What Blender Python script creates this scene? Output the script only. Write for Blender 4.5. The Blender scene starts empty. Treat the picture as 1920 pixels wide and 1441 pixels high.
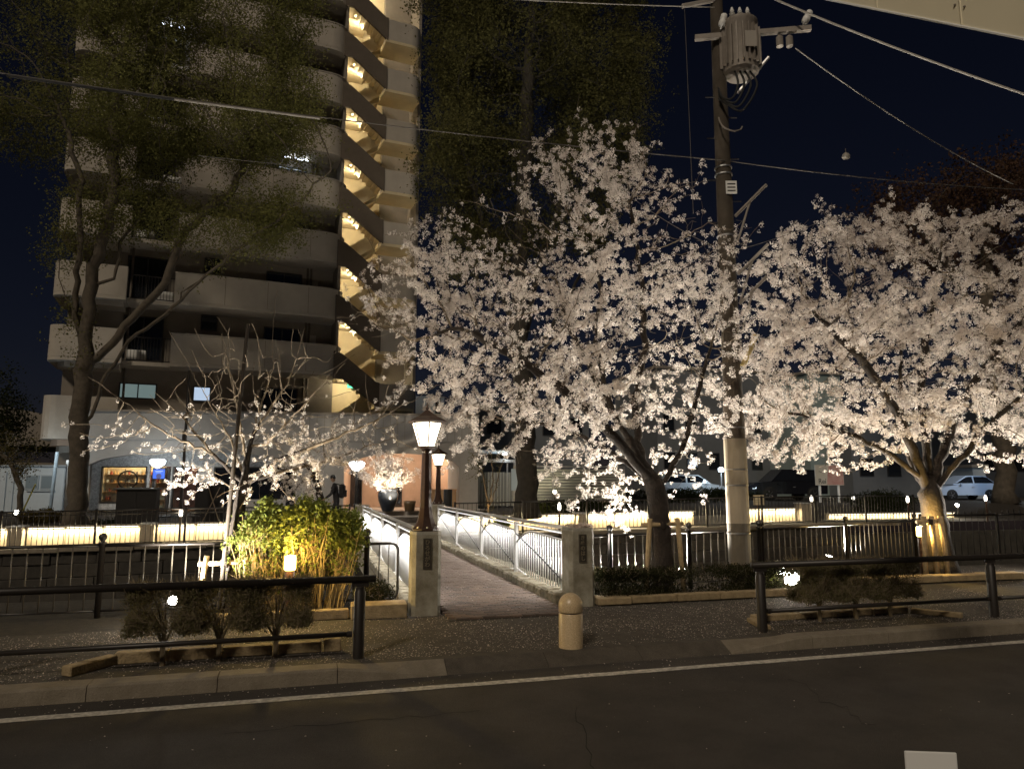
import bpy, bmesh, math, random
import numpy as np
from mathutils import Vector, Matrix
R = math.radians
sc = bpy.context.scene
col = sc.collection

# ------------------------------------------------------------------ camera, sky, sun, exposure
CAM_H = 2.0
F_PX, PITCH = 1340.0, math.atan(185/1340.0)
cd = bpy.data.cameras.new('camera')
cam = bpy.data.objects.new('camera', cd); col.objects.link(cam)
cd.sensor_width = 36; cd.lens = F_PX/1920*36; cd.clip_start = .05; cd.clip_end = 2000
cam.location = (0, 0, CAM_H); cam.rotation_euler = (R(90)+PITCH, 0, 0)
sc.camera = cam

SUN_DIR = Vector((-.30, -.72, .62)).normalized()      # towards the light
world = bpy.data.worlds.new('World'); sc.world = world; world.use_nodes = True
wn = world.node_tree
sky = wn.nodes.new('ShaderNodeTexSky'); sky.sky_type = 'NISHITA'; sky.sun_disc = False; sky.ozone_density = 7; sky.dust_density = .3
sky.sun_elevation = math.asin(SUN_DIR.z); sky.sun_rotation = math.atan2(SUN_DIR.x, SUN_DIR.y)
bg = wn.nodes['Background']; bg.inputs['Strength'].default_value = .0020
tint = wn.nodes.new('ShaderNodeMix'); tint.data_type = 'RGBA'; tint.blend_type = 'MULTIPLY'; tint.inputs[0].default_value = 1
tint.inputs[7].default_value = (1.5, 1.0, 1.05, 1)
wn.links.new(sky.outputs['Color'], tint.inputs[6]); wn.links.new(tint.outputs[2], bg.inputs['Color'])
sl = bpy.data.lights.new('sun', 'SUN'); sl.energy = 1.15; sl.angle = R(6); sl.color = (1, .85, .66)
so = bpy.data.objects.new('sun', sl); col.objects.link(so)
so.rotation_euler = SUN_DIR.to_track_quat('Z', 'Y').to_euler()
sc.view_settings.view_transform = 'Standard'; sc.view_settings.look = 'None'
sc.view_settings.exposure = 0; sc.view_settings.gamma = 1; sc.view_settings.use_curve_mapping = False
sc.cycles.use_denoising = True
sc.cycles.max_bounces = 6; sc.cycles.transparent_max_bounces = 12
sc.cycles.sample_clamp_indirect = 4

# ------------------------------------------------------------------ frames
RX, RY = .9624, .2718                     # along the road (unit), the road runs 15.8 degrees off the picture plane
TH = math.atan2(RY, RX)
OX, OY = .732, 8.745                      # foot of the stone bollard
def W(a, b, z=0.): return Vector((OX + a*RX - b*RY, OY + a*RY + b*RX, z))
CP, SP = math.cos(PITCH), math.sin(PITCH)
def at(px, py, Y):                        # survey helper: sight line of a photo pixel cut at distance Y
    x = (px-960)/F_PX; y = (720.5-py)/F_PX
    t = Y/(CP - y*SP)
    return Vector((x*t, Y, CAM_H + (SP+y*CP)*t))
def ab(v): return ((v.x-OX)*RX + (v.y-OY)*RY, -(v.x-OX)*RY + (v.y-OY)*RX)

# ------------------------------------------------------------------ materials
MATS = {}
def mat(name, colr, rough=.7, metal=0., spec=.5, var=0., scale=6., bump=0., bscale=40., emit=None, es=0., stain=None, coat=0., speck=0.):
    if name in MATS: return MATS[name]
    m = bpy.data.materials.new(name); m.use_nodes = True
    nt = m.node_tree; b = nt.nodes['Principled BSDF']
    b.inputs['Base Color'].default_value = (*colr, 1); b.inputs['Roughness'].default_value = rough
    b.inputs['Metallic'].default_value = metal; b.inputs['Specular IOR Level'].default_value = spec
    if coat: b.inputs['Coat Weight'].default_value = coat
    tc = nt.nodes.new('ShaderNodeTexCoord')
    if var or stain:
        n = nt.nodes.new('ShaderNodeTexNoise'); n.inputs['Scale'].default_value = scale
        n.inputs['Detail'].default_value = 8; n.inputs['Roughness'].default_value = .65
        nt.links.new(tc.outputs['Object'], n.inputs['Vector'])
        r = nt.nodes.new('ShaderNodeValToRGB')
        r.color_ramp.elements[0].position = .3; r.color_ramp.elements[1].position = .7
        lo = [c*(1-var) for c in colr]; hi = [min(1, c*(1+var)) for c in colr]
        if stain: lo = stain
        r.color_ramp.elements[0].color = (*lo, 1); r.color_ramp.elements[1].color = (*hi, 1)
        nt.links.new(n.outputs['Fac'], r.inputs['Fac'])
        nt.links.new(r.outputs['Color'], b.inputs['Base Color'])
    if speck:                                        # fine grain of the aggregate
        n3 = nt.nodes.new('ShaderNodeTexNoise'); n3.inputs['Scale'].default_value = 260; n3.inputs['Detail'].default_value = 3
        nt.links.new(tc.outputs['Object'], n3.inputs['Vector'])
        r3 = nt.nodes.new('ShaderNodeValToRGB'); r3.color_ramp.elements[0].position = .38; r3.color_ramp.elements[1].position = .66
        r3.color_ramp.elements[0].color = (1-speck, 1-speck, 1-speck, 1); r3.color_ramp.elements[1].color = (1+speck, 1+speck, 1+speck, 1)
        nt.links.new(n3.outputs['Fac'], r3.inputs['Fac'])
        mu = nt.nodes.new('ShaderNodeMix'); mu.data_type = 'RGBA'; mu.blend_type = 'MULTIPLY'; mu.inputs[0].default_value = 1
        if b.inputs['Base Color'].is_linked: nt.links.new(b.inputs['Base Color'].links[0].from_socket, mu.inputs[6])
        else: mu.inputs[6].default_value = (*colr, 1)
        nt.links.new(r3.outputs['Color'], mu.inputs[7]); nt.links.new(mu.outputs[2], b.inputs['Base Color'])
    if bump:
        n2 = nt.nodes.new('ShaderNodeTexNoise'); n2.inputs['Scale'].default_value = bscale; n2.inputs['Detail'].default_value = 5
        nt.links.new(tc.outputs['Object'], n2.inputs['Vector'])
        bp = nt.nodes.new('ShaderNodeBump'); bp.inputs['Strength'].default_value = bump; bp.inputs['Distance'].default_value = .02
        nt.links.new(n2.outputs['Fac'], bp.inputs['Height']); nt.links.new(bp.outputs['Normal'], b.inputs['Normal'])
    if emit:
        b.inputs['Emission Color'].default_value = (*emit, 1); b.inputs['Emission Strength'].default_value = es
    MATS[name] = m
    return m
def leafmat(name, colr, trans=.4, var=.35, rough=.6):
    if name in MATS: return MATS[name]
    m = bpy.data.materials.new(name); m.use_nodes = True
    nt = m.node_tree; nt.nodes.clear()
    out = nt.nodes.new('ShaderNodeOutputMaterial'); mx = nt.nodes.new('ShaderNodeMixShader')
    d = nt.nodes.new('ShaderNodeBsdfDiffuse'); t = nt.nodes.new('ShaderNodeBsdfTranslucent')
    tc = nt.nodes.new('ShaderNodeTexCoord'); n = nt.nodes.new('ShaderNodeTexNoise')
    n.inputs['Scale'].default_value = 2.5; n.inputs['Detail'].default_value = 6; n.inputs['Roughness'].default_value = .8
    nt.links.new(tc.outputs['Object'], n.inputs['Vector'])
    r = nt.nodes.new('ShaderNodeValToRGB'); r.color_ramp.elements[0].position = .32; r.color_ramp.elements[1].position = .68
    r.color_ramp.elements[0].color = (*[c*(1-var) for c in colr], 1); r.color_ramp.elements[1].color = (*[min(.95, c*(1+var)) for c in colr], 1)
    nt.links.new(n.outputs['Fac'], r.inputs['Fac'])
    for s in (d, t): nt.links.new(r.outputs['Color'], s.inputs['Color'])
    mx.inputs['Fac'].default_value = trans
    nt.links.new(d.outputs[0], mx.inputs[1]); nt.links.new(t.outputs[0], mx.inputs[2]); nt.links.new(mx.outputs[0], out.inputs['Surface'])
    MATS[name] = m
    return m
def glassmat(name, tint=(.9, .95, .95), refl=.1):
    m = bpy.data.materials.new(name); m.use_nodes = True
    nt = m.node_tree; nt.nodes.clear()
    out = nt.nodes.new('ShaderNodeOutputMaterial'); mx = nt.nodes.new('ShaderNodeMixShader')
    a = nt.nodes.new('ShaderNodeBsdfTransparent'); g = nt.nodes.new('ShaderNodeBsdfGlossy'); g.inputs['Roughness'].default_value = .03
    a.inputs['Color'].default_value = (*tint, 1); mx.inputs['Fac'].default_value = refl
    nt.links.new(a.outputs[0], mx.inputs[1]); nt.links.new(g.outputs[0], mx.inputs[2]); nt.links.new(mx.outputs[0], out.inputs['Surface'])
    MATS[name] = m
    return m
def lightmat(name, colr, s): return mat(name, (.10, .10, .10), .5, emit=colr, es=s)

M_asphalt = mat('asphalt', (.072, .062, .052), .85, var=.34, scale=1.1, speck=.55, bump=.9, bscale=160)
M_walk = mat('walk_asphalt', (.072, .062, .050), .9, speck=.6, var=.4, scale=5, bump=.9, bscale=120)
M_paint = mat('road_paint', (.74, .70, .62), .7, var=.15, scale=16, bump=.4, bscale=140, stain=(.27, .245, .20))
M_kerb = mat('kerb_concrete', (.22, .19, .145), .85, speck=.25, var=.2, scale=4, bump=.5, bscale=60, stain=(.17, .14, .10))
M_kerbd = mat('kerb_dirty', (.095, .080, .062), .9, speck=.5, var=.3, scale=5, bump=.7, bscale=90)
M_conc = mat('concrete', (.34, .32, .26), .85, var=.25, scale=3, bump=.5, bscale=50, stain=(.16, .14, .09))
M_canal = mat('canal_stone', (.05, .045, .036), .9, var=.4, scale=3, bump=.9, bscale=12)
M_soil = mat('soil', (.035, .028, .02), .95, var=.5, scale=7, bump=1, bscale=50)
M_stone = mat('sandstone', (.34, .26, .15), .85, var=.25, scale=7, bump=.8, bscale=40, stain=(.2, .15, .08))
M_granite = mat('beige_granite', (.62, .49, .31), .35, var=.22, scale=90, spec=.6, stain=(.42, .30, .16))
M_brick = mat('deck_brick', (.12, .085, .065), .75, var=.35, scale=6, bump=.6, bscale=60)
M_mortar = mat('mortar', (.05, .045, .04), .95)
M_dkmetal = mat('dark_metal', (.018, .015, .013), .38, metal=.0, spec=.6)
M_brown = mat('brown_metal', (.045, .022, .014), .42, spec=.5, var=.3, scale=20)
M_fence = mat('fence_metal', (.085, .075, .06), .35, spec=.6)
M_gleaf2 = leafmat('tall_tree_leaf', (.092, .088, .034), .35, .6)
M_post = mat('rail_metal', (.022, .018, .015), .45, spec=.5)
M_rail = mat('railing_paint', (.70, .70, .70), .35, metal=.15, var=.08, scale=6)
M_alu = mat('aluminium', (.62, .62, .63), .33, metal=.85, var=.06, scale=4)
M_white = mat('white_paint', (.78, .78, .76), .5)
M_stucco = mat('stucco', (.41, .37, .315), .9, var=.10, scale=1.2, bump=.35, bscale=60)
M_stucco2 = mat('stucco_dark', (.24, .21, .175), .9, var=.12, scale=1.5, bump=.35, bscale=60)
M_stair = mat('stair_plaster', (.62, .52, .33), .85, var=.08, scale=2)
M_flight = mat('flight_brown', (.115, .092, .070), .9, var=.12, scale=2, bump=.3)  # one even brown, darker than the balcony stucco
M_speck = mat('speckled_stone', (.50, .50, .49), .8, var=.25, scale=14, stain=(.24, .24, .23))
M_podium = mat('podium_tile', (.33, .32, .30), .85, var=.08, scale=2, bump=.3, bscale=50)
M_peach = mat('peach_plaster', (.55, .41, .31), .8, var=.12, scale=2.5, bump=.4, bscale=8)
M_tile = mat('porch_tile', (.36, .32, .28), .7, var=.15, scale=5)
M_frame = mat('window_frame', (.03, .028, .026), .5)
M_dkglass = mat('dark_glass', (.012, .014, .018), .06, spec=.8)
M_glass = glassmat('clear_glass')
M_bark = mat('cherry_bark', (.027, .020, .015), .9, var=.45, scale=9, bump=1, bscale=28)
M_twig = mat('twig_bark', (.16, .125, .085), .9, var=.3, scale=9)
M_zbark = mat('zelkova_bark', (.085, .069, .05), .9, var=.35, scale=5, bump=1, bscale=16)
M_petal = leafmat('blossom_petal', (.85, .785, .735), .42, .12)
M_petal2 = leafmat('fallen_petal', (.70, .60, .54), .2, .2)
M_gleaf = leafmat('zelkova_leaf', (.150, .148, .052), .35, .55)
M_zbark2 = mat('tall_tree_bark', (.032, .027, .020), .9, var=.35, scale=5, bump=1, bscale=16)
M_rleaf = leafmat('russet_leaf', (.10, .060, .040), .35, .4)
M_dleaf = leafmat('dark_leaf', (.028, .034, .016), .3, .5)
M_pleaf = leafmat('pine_leaf', (.085, .066, .022), .3, .5)
M_sleaf = leafmat('shrub_leaf', (.15, .175, .045), .45, .5)
M_hleaf = leafmat('hedge_leaf', (.16, .145, .072), .3, .5)
M_hdark = leafmat('hedge_dark_leaf', (.035, .036, .018), .3, .5)
M_wood = mat('stake_wood', (.36, .27, .15), .85, var=.3, scale=12, bump=.6, bscale=30)
M_water = mat('canal_water', (.006, .007, .008), .08, spec=.5, bump=.25, bscale=4)
M_paving = mat('far_paving', (.19, .165, .13), .85, var=.25, scale=4, bump=.4, bscale=40)
M_rubber = mat('rubber', (.012, .012, .012), .7)
M_black = mat('black_paint', (.012, .011, .010), .5)

# ------------------------------------------------------------------ object helpers
def thing(name, label, cat, loc=(0, 0, 0), rotz=TH, group=None):
    o = bpy.data.objects.new(name, None); col.objects.link(o)
    o.location = loc; o.rotation_euler = (0, 0, rotz)
    o['label'] = label; o['category'] = cat
    if group: o['group'] = group
    o.empty_display_size = .2
    return o
def tag(o, label, cat, group=None):
    o['label'] = label; o['category'] = cat
    if group: o['group'] = group
    return o
def inst(name, me, parent=None, loc=(0, 0, 0), rot=(0, 0, 0), scale=(1, 1, 1)):
    o = bpy.data.objects.new(name, me); col.objects.link(o)
    o.parent = parent; o.location = loc; o.rotation_euler = rot; o.scale = scale
    return o
class MB:
    def __init__(s): s.v = []; s.f = []; s.smooth = False
    def add(s, vs, fs):
        n = len(s.v); s.v += [tuple(v) for v in vs]; s.f += [tuple(i+n for i in f) for f in fs]; return s
    def box(s, c, d, rz=0., bev=0., rx=0., ry=0.):
        x, y, z = d[0]/2, d[1]/2, d[2]/2
        if bev:
            bm = bmesh.new(); bmesh.ops.create_cube(bm, size=1)
            for v in bm.verts: v.co = Vector((v.co.x*2*x, v.co.y*2*y, v.co.z*2*z))
            bmesh.ops.bevel(bm, geom=list(bm.edges), offset=min(bev, x*.8, y*.8, z*.8), segments=1, affect='EDGES')
            bm.verts.index_update(); vs = [v.co.copy() for v in bm.verts]; fs = [tuple(v.index for v in f.verts) for f in bm.faces]; bm.free()
        else:
            vs = [(i*x, j*y, k*z) for k in (-1, 1) for (i, j) in ((-1, -1), (1, -1), (1, 1), (-1, 1))]
            fs = [(3, 2, 1, 0), (4, 5, 6, 7), (0, 1, 5, 4), (1, 2, 6, 5), (2, 3, 7, 6), (3, 0, 4, 7)]
        m = Matrix.Rotation(rz, 3, 'Z') @ Matrix.Rotation(ry, 3, 'Y') @ Matrix.Rotation(rx, 3, 'X')
        c = Vector(c)
        return s.add([m @ Vector(v)+c for v in vs], fs)
    def span(s, p0, p1, bev=0.):
        return s.box([(a+b)/2 for a, b in zip(p0, p1)], [abs(a-b) for a, b in zip(p0, p1)], bev=bev)
    def tube(s, pts, rad, n=8, cap=True):
        pts = [Vector(p) for p in pts]; m = len(pts)
        if not hasattr(rad, '__len__'): rad = [rad]*m
        t = (pts[1]-pts[0]).normalized()
        u = t.orthogonal().normalized(); vs = []
        for i, p in enumerate(pts):
            a = pts[max(0, i-1)]; b = pts[min(m-1, i+1)]
            t = (b-a).normalized() if (b-a).length > 1e-9 else t
            u = (u - t*u.dot(t)); u = u.normalized() if u.length > 1e-6 else t.orthogonal().normalized()
            w = t.cross(u)
            for k in range(n):
                g = 2*math.pi*k/n
                vs.append(p + (u*math.cos(g)+w*math.sin(g))*rad[i])
        fs = [(i*n+k, i*n+(k+1) % n, (i+1)*n+(k+1) % n, (i+1)*n+k) for i in range(m-1) for k in range(n)]
        if cap: fs += [tuple(range(n-1, -1, -1)), tuple((m-1)*n+k for k in range(n))]
        return s.add(vs, fs)
    def lathe(s, prof, n=16, c=(0, 0, 0), ph=0.):
        vs = []; c = Vector(c)
        for (r, z) in prof:
            for k in range(n):
                g = 2*math.pi*(k+ph)/n; vs.append(c+Vector((r*math.cos(g), r*math.sin(g), z)))
        m = len(prof)
        fs = [(i*n+k, i*n+(k+1) % n, (i+1)*n+(k+1) % n, (i+1)*n+k) for i in range(m-1) for k in range(n)]
        fs += [tuple(range(n-1, -1, -1)), tuple((m-1)*n+k for k in range(n))]
        return s.add(vs, fs)
    def prism(s, poly, z0, z1):                      # plan polygon (ccw) extruded in z
        n = len(poly)
        vs = [(x, y, z0) for x, y in poly]+[(x, y, z1) for x, y in poly]
        fs = [tuple(range(n-1, -1, -1)), tuple(range(n, 2*n))]+[(i, (i+1) % n, n+(i+1) % n, n+i) for i in range(n)]
        return s.add(vs, fs)
    def yprism(s, poly, y0, y1):                     # outline in x,z extruded in y
        n = len(poly)
        vs = [(x, y0, z) for x, z in poly]+[(x, y1, z) for x, z in poly]
        fs = [tuple(range(n)), tuple(range(2*n-1, n-1, -1))]+[(i, n+i, n+(i+1) % n, (i+1) % n) for i in range(n)]
        return s.add(vs, fs)
    def ribbon(s, path, z0, z1, th):                 # a wall of thickness th along a plan path
        P = [Vector((x, y)) for x, y in path]; m = len(P); o = []
        for i in range(m):
            d = (P[min(m-1, i+1)]-P[max(0, i-1)]).normalized(); o.append(P[i]+Vector((-d.y, d.x))*th)
        vs = []
        for p, q in zip(P, o): vs += [(p.x, p.y, z0), (p.x, p.y, z1), (q.x, q.y, z1), (q.x, q.y, z0)]
        fs = []
        for i in range(m-1):
            a, b = i*4, i*4+4
            for k in range(4): fs.append((a+k, b+k, b+(k+1) % 4, a+(k+1) % 4))
        fs += [(3, 2, 1, 0), tuple((m-1)*4+k for k in range(4))]
        return s.add(vs, fs)
    def mesh(s, name, m, smooth=None):
        me = bpy.data.meshes.new(name); me.from_pydata(s.v, [], s.f); me.update()
        bm = bmesh.new(); bm.from_mesh(me); bmesh.ops.recalc_face_normals(bm, faces=bm.faces); bm.to_mesh(me); bm.free()
        if m: me.materials.append(m)
        if smooth or s.smooth:
            me.shade_smooth() if hasattr(me, 'shade_smooth') else None
        return me
    def build(s, name, m, parent=None, loc=(0, 0, 0), rot=(0, 0, 0), smooth=False):
        return inst(name, s.mesh(name, m, smooth), parent, loc, rot)
def struct(name, mb, m, parent=None, smooth=False, kind='structure'):
    o = mb.build(name, m, parent, smooth=smooth); o['kind'] = kind; return o
def auto_smooth(me, ang=40):
    try: me.set_sharp_from_angle(angle=R(ang))
    except Exception: pass
def lamp(name, kind, loc, power, colr=(1, .85, .6), radius=.05, parent=None, **kw):
    l = bpy.data.lights.new(name, kind); l.energy = power; l.color = colr
    if kind in ('POINT', 'SPOT'): l.shadow_soft_size = radius
    for k, v in kw.items():
        if k not in ('target', 'rot'): setattr(l, k, v)
    o = bpy.data.objects.new(name, l); col.objects.link(o); o.location = loc; o.parent = parent
    if 'target' in kw: o.rotation_euler = (Vector(kw['target'])-Vector(loc)).to_track_quat('-Z', 'Y').to_euler()
    if 'rot' in kw: o.rotation_euler = kw['rot']
    return o
def npmesh(name, V, Fi, nper, m):                    # numpy verts + faces of nper corners
    me = bpy.data.meshes.new(name)
    nf = len(Fi)//nper if Fi.ndim == 1 else len(Fi)
    Fi = Fi.reshape(-1).astype(np.int32)
    me.vertices.add(len(V)); me.vertices.foreach_set('co', V.astype(np.float32).ravel())
    me.loops.add(len(Fi)); me.loops.foreach_set('vertex_index', Fi)
    me.polygons.add(nf); me.polygons.foreach_set('loop_start', np.arange(0, nf*nper, nper, dtype=np.int32))
    me.polygons.foreach_set('loop_total', np.full(nf, nper, dtype=np.int32))
    me.update(calc_edges=True); me.materials.append(m)
    return me
def rand_rot(rng, n):
    q = rng.normal(size=(n, 4)); q /= np.linalg.norm(q, axis=1)[:, None]
    w, x, y, z = q.T
    return np.stack([1-2*(y*y+z*z), 2*(x*y-z*w), 2*(x*z+y*w), 2*(x*y+z*w), 1-2*(x*x+z*z), 2*(y*z-x*w), 2*(x*z-y*w), 2*(y*z+x*w), 1-2*(x*x+y*y)], 1).reshape(n, 3, 3)
def scatter(name, variants, pts, sizes, rng, m, parent=None, nper=3, kind='stuff', rots=None, loc=(0, 0, 0)):
    pts = np.asarray(pts, float); n = len(pts)
    Rm = rand_rot(rng, n) if rots is None else rots
    ch = rng.integers(0, len(variants), n); VV = []; FF = []; base = 0
    for k, (v, f) in enumerate(variants):
        ix = np.where(ch == k)[0]
        if not len(ix): continue
        vv = np.einsum('nij,vj->nvi', Rm[ix], v)*sizes[ix][:, None, None] + pts[ix][:, None, :]
        ff = f[None]+(np.arange(len(ix))*len(v))[:, None, None]+base
        VV.append(vv.reshape(-1, 3)); FF.append(ff.reshape(-1, nper)); base += len(ix)*len(v)
    me = npmesh(name, np.concatenate(VV), np.concatenate(FF), nper, m)
    o = inst(name, me, parent, loc); o['kind'] = kind
    return o
# ------------------------------------------------------------------ plants: growth by competition for space
def resample(pts, step, rng, jit=.25):
    out = [Vector(pts[0])]
    for a, b in zip(pts[:-1], pts[1:]):
        a, b = Vector(a), Vector(b); n = max(1, int((b-a).length/step))
        for i in range(1, n+1):
            p = a.lerp(b, i/n)
            if i < n: p += Vector(rng.normal(0, step*jit, 3))
            out.append(p)
    return out
def grow(limbs, attr, step, infl, kill, iters, rng, upward=.05):
    """limbs: polylines, the first is the trunk, each other one starts from the nearest node already there."""
    P = []; par = []
    for li, poly in enumerate(limbs):
        pts = resample(poly, step, rng, .12)
        if li == 0: P.append(pts[0]); par.append(-1); last = 0; pts = pts[1:]
        else:
            d = [(p-pts[0]).length for p in P]; last = int(np.argmin(d)); pts = pts[1:]
        for p in pts: P.append(p); par.append(last); last = len(P)-1
    N = np.array([tuple(p) for p in P]); par = list(par); A = np.asarray(attr, float)
    best = np.full(len(A), 1e9); who = np.zeros(len(A), int); alive = np.ones(len(A), bool)
    def upd(newi):
        nonlocal best, who
        for c in range(0, len(newi), 400):
            ix = newi[c:c+400]
            d = np.linalg.norm(A[:, None, :]-N[None, ix, :], axis=2); k = d.argmin(1); dm = d[np.arange(len(A)), k]
            m = dm < best; best[m] = dm[m]; who[m] = np.asarray(ix)[k[m]]
    upd(list(range(len(N)))); seen = set()
    for it in range(iters):
        act = alive & (best < infl)
        if not act.any(): break
        dirs = A[act]-N[who[act]]; dirs /= np.linalg.norm(dirs, axis=1)[:, None]+1e-9
        acc = np.zeros((len(N), 3)); np.add.at(acc, who[act], dirs)
        src = np.unique(who[act]); new = []; npar = []
        for s in src:
            d = acc[s]; l = np.linalg.norm(d)
            if l < 1e-6: continue
            d = d/l + rng.normal(0, .16, 3); d[2] += upward; d /= np.linalg.norm(d)
            p = N[s]+d*step; key = (int(s), tuple(np.round(p/(step*.6)).astype(int)))
            if key in seen: continue
            seen.add(key); new.append(p); npar.append(int(s))
        if not new: break
        n0 = len(N); N = np.concatenate([N, np.array(new)]); par += npar
        upd(list(range(n0, len(N)))); alive &= best > kill
        if len(N) > 9000: break
    return N, np.array(par)
def radii(N, par, root_r, tip_r, fade=None):
    n = len(N); nch = np.zeros(n, int)
    for p in par:
        if p >= 0: nch[p] += 1
    tips = max(2, int((nch == 0).sum())); e = math.log(tips)/math.log(root_r/tip_r)
    acc = np.zeros(n)
    for i in range(n-1, -1, -1):
        if nch[i] == 0: acc[i] += 1
        if par[i] >= 0: acc[par[i]] += acc[i]
    return tip_r*acc**(1/e), nch
def wood_mesh(N, par, r, sel=None, flare=0.):
    n = len(N); ch = [[] for _ in range(n)]
    for i, p in enumerate(par):
        if p >= 0: ch[p].append(i)
    def wood(lo, hi):
        mb = MB(); stack = [(0, None)]
        while stack:
            i, frm = stack.pop(); path = ([frm] if frm is not None else [])+[i]
            while ch[path[-1]]:
                c = sorted(ch[path[-1]], key=lambda k: -r[k]); q = path[-1]
                for k in c[1:]: stack.append((k, q))
                path.append(c[0])
            rr = [r[k] for k in path]
            if frm is not None: rr[0] = min(rr[0], rr[1]*1.15)
            seg = [k for k in range(len(path)) if lo <= rr[k] < hi]
            if len(seg) < 1: continue
            a, b = seg[0], seg[-1]
            if lo == 0: a = max(0, a-1)
            else: b = min(len(path)-1, b+1)
            if b-a < 1: continue
            P = [Vector(N[k]) for k in path[a:b+1]]; Q = rr[a:b+1]
            if flare and path[0] == 0 and a == 0:
                h0 = P[0].z
                Q = [q*(1+flare*math.exp(-(p.z-h0)/.28)) for p, q in zip(P, Q)]
            big = max(Q); mb.tube(P, Q, 12 if big > .1 else (6 if big > .02 else 4), cap=big > .03)
        return mb
    return wood
def ell(rng, n, c, rad, shell=.35):
    d = rng.normal(size=(n, 3)); d /= np.linalg.norm(d, axis=1)[:, None]
    s = rng.random(n)**(1/3); s = shell+(1-shell)*s
    return np.array(c)+d*s[:, None]*np.array(rad)
def px_ell(rng, n, px, py, rx, ry, Y, ry_depth, shell=.2, dY=0.):
    c = at(px, py, Y+dY); k = (Y+dY)/F_PX
    return ell(rng, n, c, (rx*k, ry_depth, ry*k), shell)
def flower_variants(rng, nv=8, nf=15, R0=.050, fr=.0165):
    out = []
    for _ in range(nv):
        V = []; F = []
        for _f in range(nf):
            d = rng.normal(size=3); d /= np.linalg.norm(d); c = d*R0*rng.uniform(.55, 1.15)
            nrm = d+rng.normal(0, .5, 3); nrm /= np.linalg.norm(nrm)
            u = np.cross(nrm, [.3, .5, .8]); u /= np.linalg.norm(u); w = np.cross(nrm, u); ph = rng.uniform(0, 6.3); f0 = fr*rng.uniform(.8, 1.15)
            b = len(V); V.append(c)
            for k in range(5):
                for s in (-.46, .46):
                    g = ph+2*math.pi*k/5+s
                    V.append(c+(u*math.cos(g)+w*math.sin(g))*f0+nrm*f0*.35)
                F.append((b, b+1+2*k, b+2+2*k))
        out.append((np.array(V), np.array(F)))
    return out
def leaf_variants(rng, nv=6, nl=9, spread=.5, L=.28, wd=.36):
    out = []
    for _ in range(nv):
        V = []; F = []
        for _l in range(nl):
            c = rng.normal(0, spread, 3)*np.array([1, 1, .55]); d = rng.normal(size=3); d[2] -= .3; d /= np.linalg.norm(d)
            s = np.cross(d, rng.normal(size=3)); s /= np.linalg.norm(s); l = L*rng.uniform(.7, 1.3); b = len(V)
            V += [c, c+d*l*.5+s*l*wd, c+d*l, c+d*l*.5-s*l*wd]; F += [(b, b+1, b+2), (b, b+2, b+3)]
        out.append((np.array(V), np.array(F)))
    return out
def along(N, par, sel, rng, per, off):
    """points along the twigs ending at the selected nodes"""
    ix = np.where(sel & (par >= 0))[0]; out = []
    for i in ix:
        k = rng.poisson(per) if not hasattr(per, '__len__') else rng.poisson(per[i])
        for _ in range(k): out.append(N[i]+(N[par[i]]-N[i])*rng.random()+rng.normal(0, off, 3))
    return np.array(out)
def plant_tree(name, label, cat, limbs, attr, rng, step, infl, kill, iters, root_r, tip_r, bark, twig, group=None, branch_below=.03, flare=.25, upward=.05, shoots=0, slen=(2, 6)):
    base = Vector(limbs[0][0])
    N, par = grow(limbs, attr, step, infl, kill, iters, rng, upward)
    if shoots:
        nch = np.bincount(par[par >= 0], minlength=len(N)); tips = np.where(nch == 0)[0]; ext = []; ep = []
        cen = N.mean(0)
        for i in tips:
            if rng.random() > shoots: continue
            d = N[i]-N[par[i]]; d /= np.linalg.norm(d)+1e-9; o = N[i]-cen; o /= np.linalg.norm(o)+1e-9
            d = d*.5+o*.6+np.array([0, 0, .35])+rng.normal(0, .2, 3); d /= np.linalg.norm(d); p = N[i]; k = i
            for _ in range(rng.integers(*slen)):
                p = p+d*step*.75; d = d+rng.normal(0, .10, 3); d /= np.linalg.norm(d); ext.append(p); ep.append(k); k = len(N)+len(ext)-1
        if ext: N = np.concatenate([N, np.array(ext)]); par = np.concatenate([par, np.array(ep)])
    r, nch = radii(N, par, root_r, tip_r)
    t = thing(name, label, cat, base, 0, group)
    L = N-np.array(base); wf = wood_mesh(L, par, r, flare=flare)
    wf(branch_below, 9).build('trunk', bark, t, smooth=True)
    o = wf(0, branch_below).build('branches', twig, t, smooth=True)
    return t, L, par, r, nch
# ------------------------------------------------------------------ the setting
def zfar(a, b):                                      # height of the far bank
    base = .22+.012*max(-14, min(16, a))
    t = max(0, min(1, (b-18.5)/5)); t = t*t*(3-2*t)
    return base*(1-t)+t*(.84+.006*max(-14, min(20, a)))
def sheet(name, a0, a1, b0, b1, zf, m, na=1, nb=1, parent=None):
    mb = MB(); vs = []; fs = []
    for j in range(nb+1):
        for i in range(na+1):
            a = a0+(a1-a0)*i/na; b = b0+(b1-b0)*j/nb; vs.append((a, b, zf(a, b) if callable(zf) else zf))
    for j in range(nb):
        for i in range(na): k = j*(na+1)+i; fs.append((k, k+1, k+na+2, k+na+1))
    mb.add(vs, fs); o = mb.build(name, m, parent)
    if parent is None: o.location = (OX, OY, 0); o.rotation_euler = (0, 0, TH)
    o['kind'] = 'structure'; return o
road = sheet('road', -250, 250, -120, .2, -.12, M_asphalt)
mb = MB(); rng = np.random.default_rng(3)
xs = np.arange(-60, 60.01, .25); vs = []; fs = []
for i, x in enumerate(xs):
    vs += [(x, -.50+rng.normal(0, .004), -.116), (x, -.365+rng.normal(0, .004), -.116)]
    if i: k = 2*i; fs.append((k-2, k, k+1, k-1))
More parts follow.
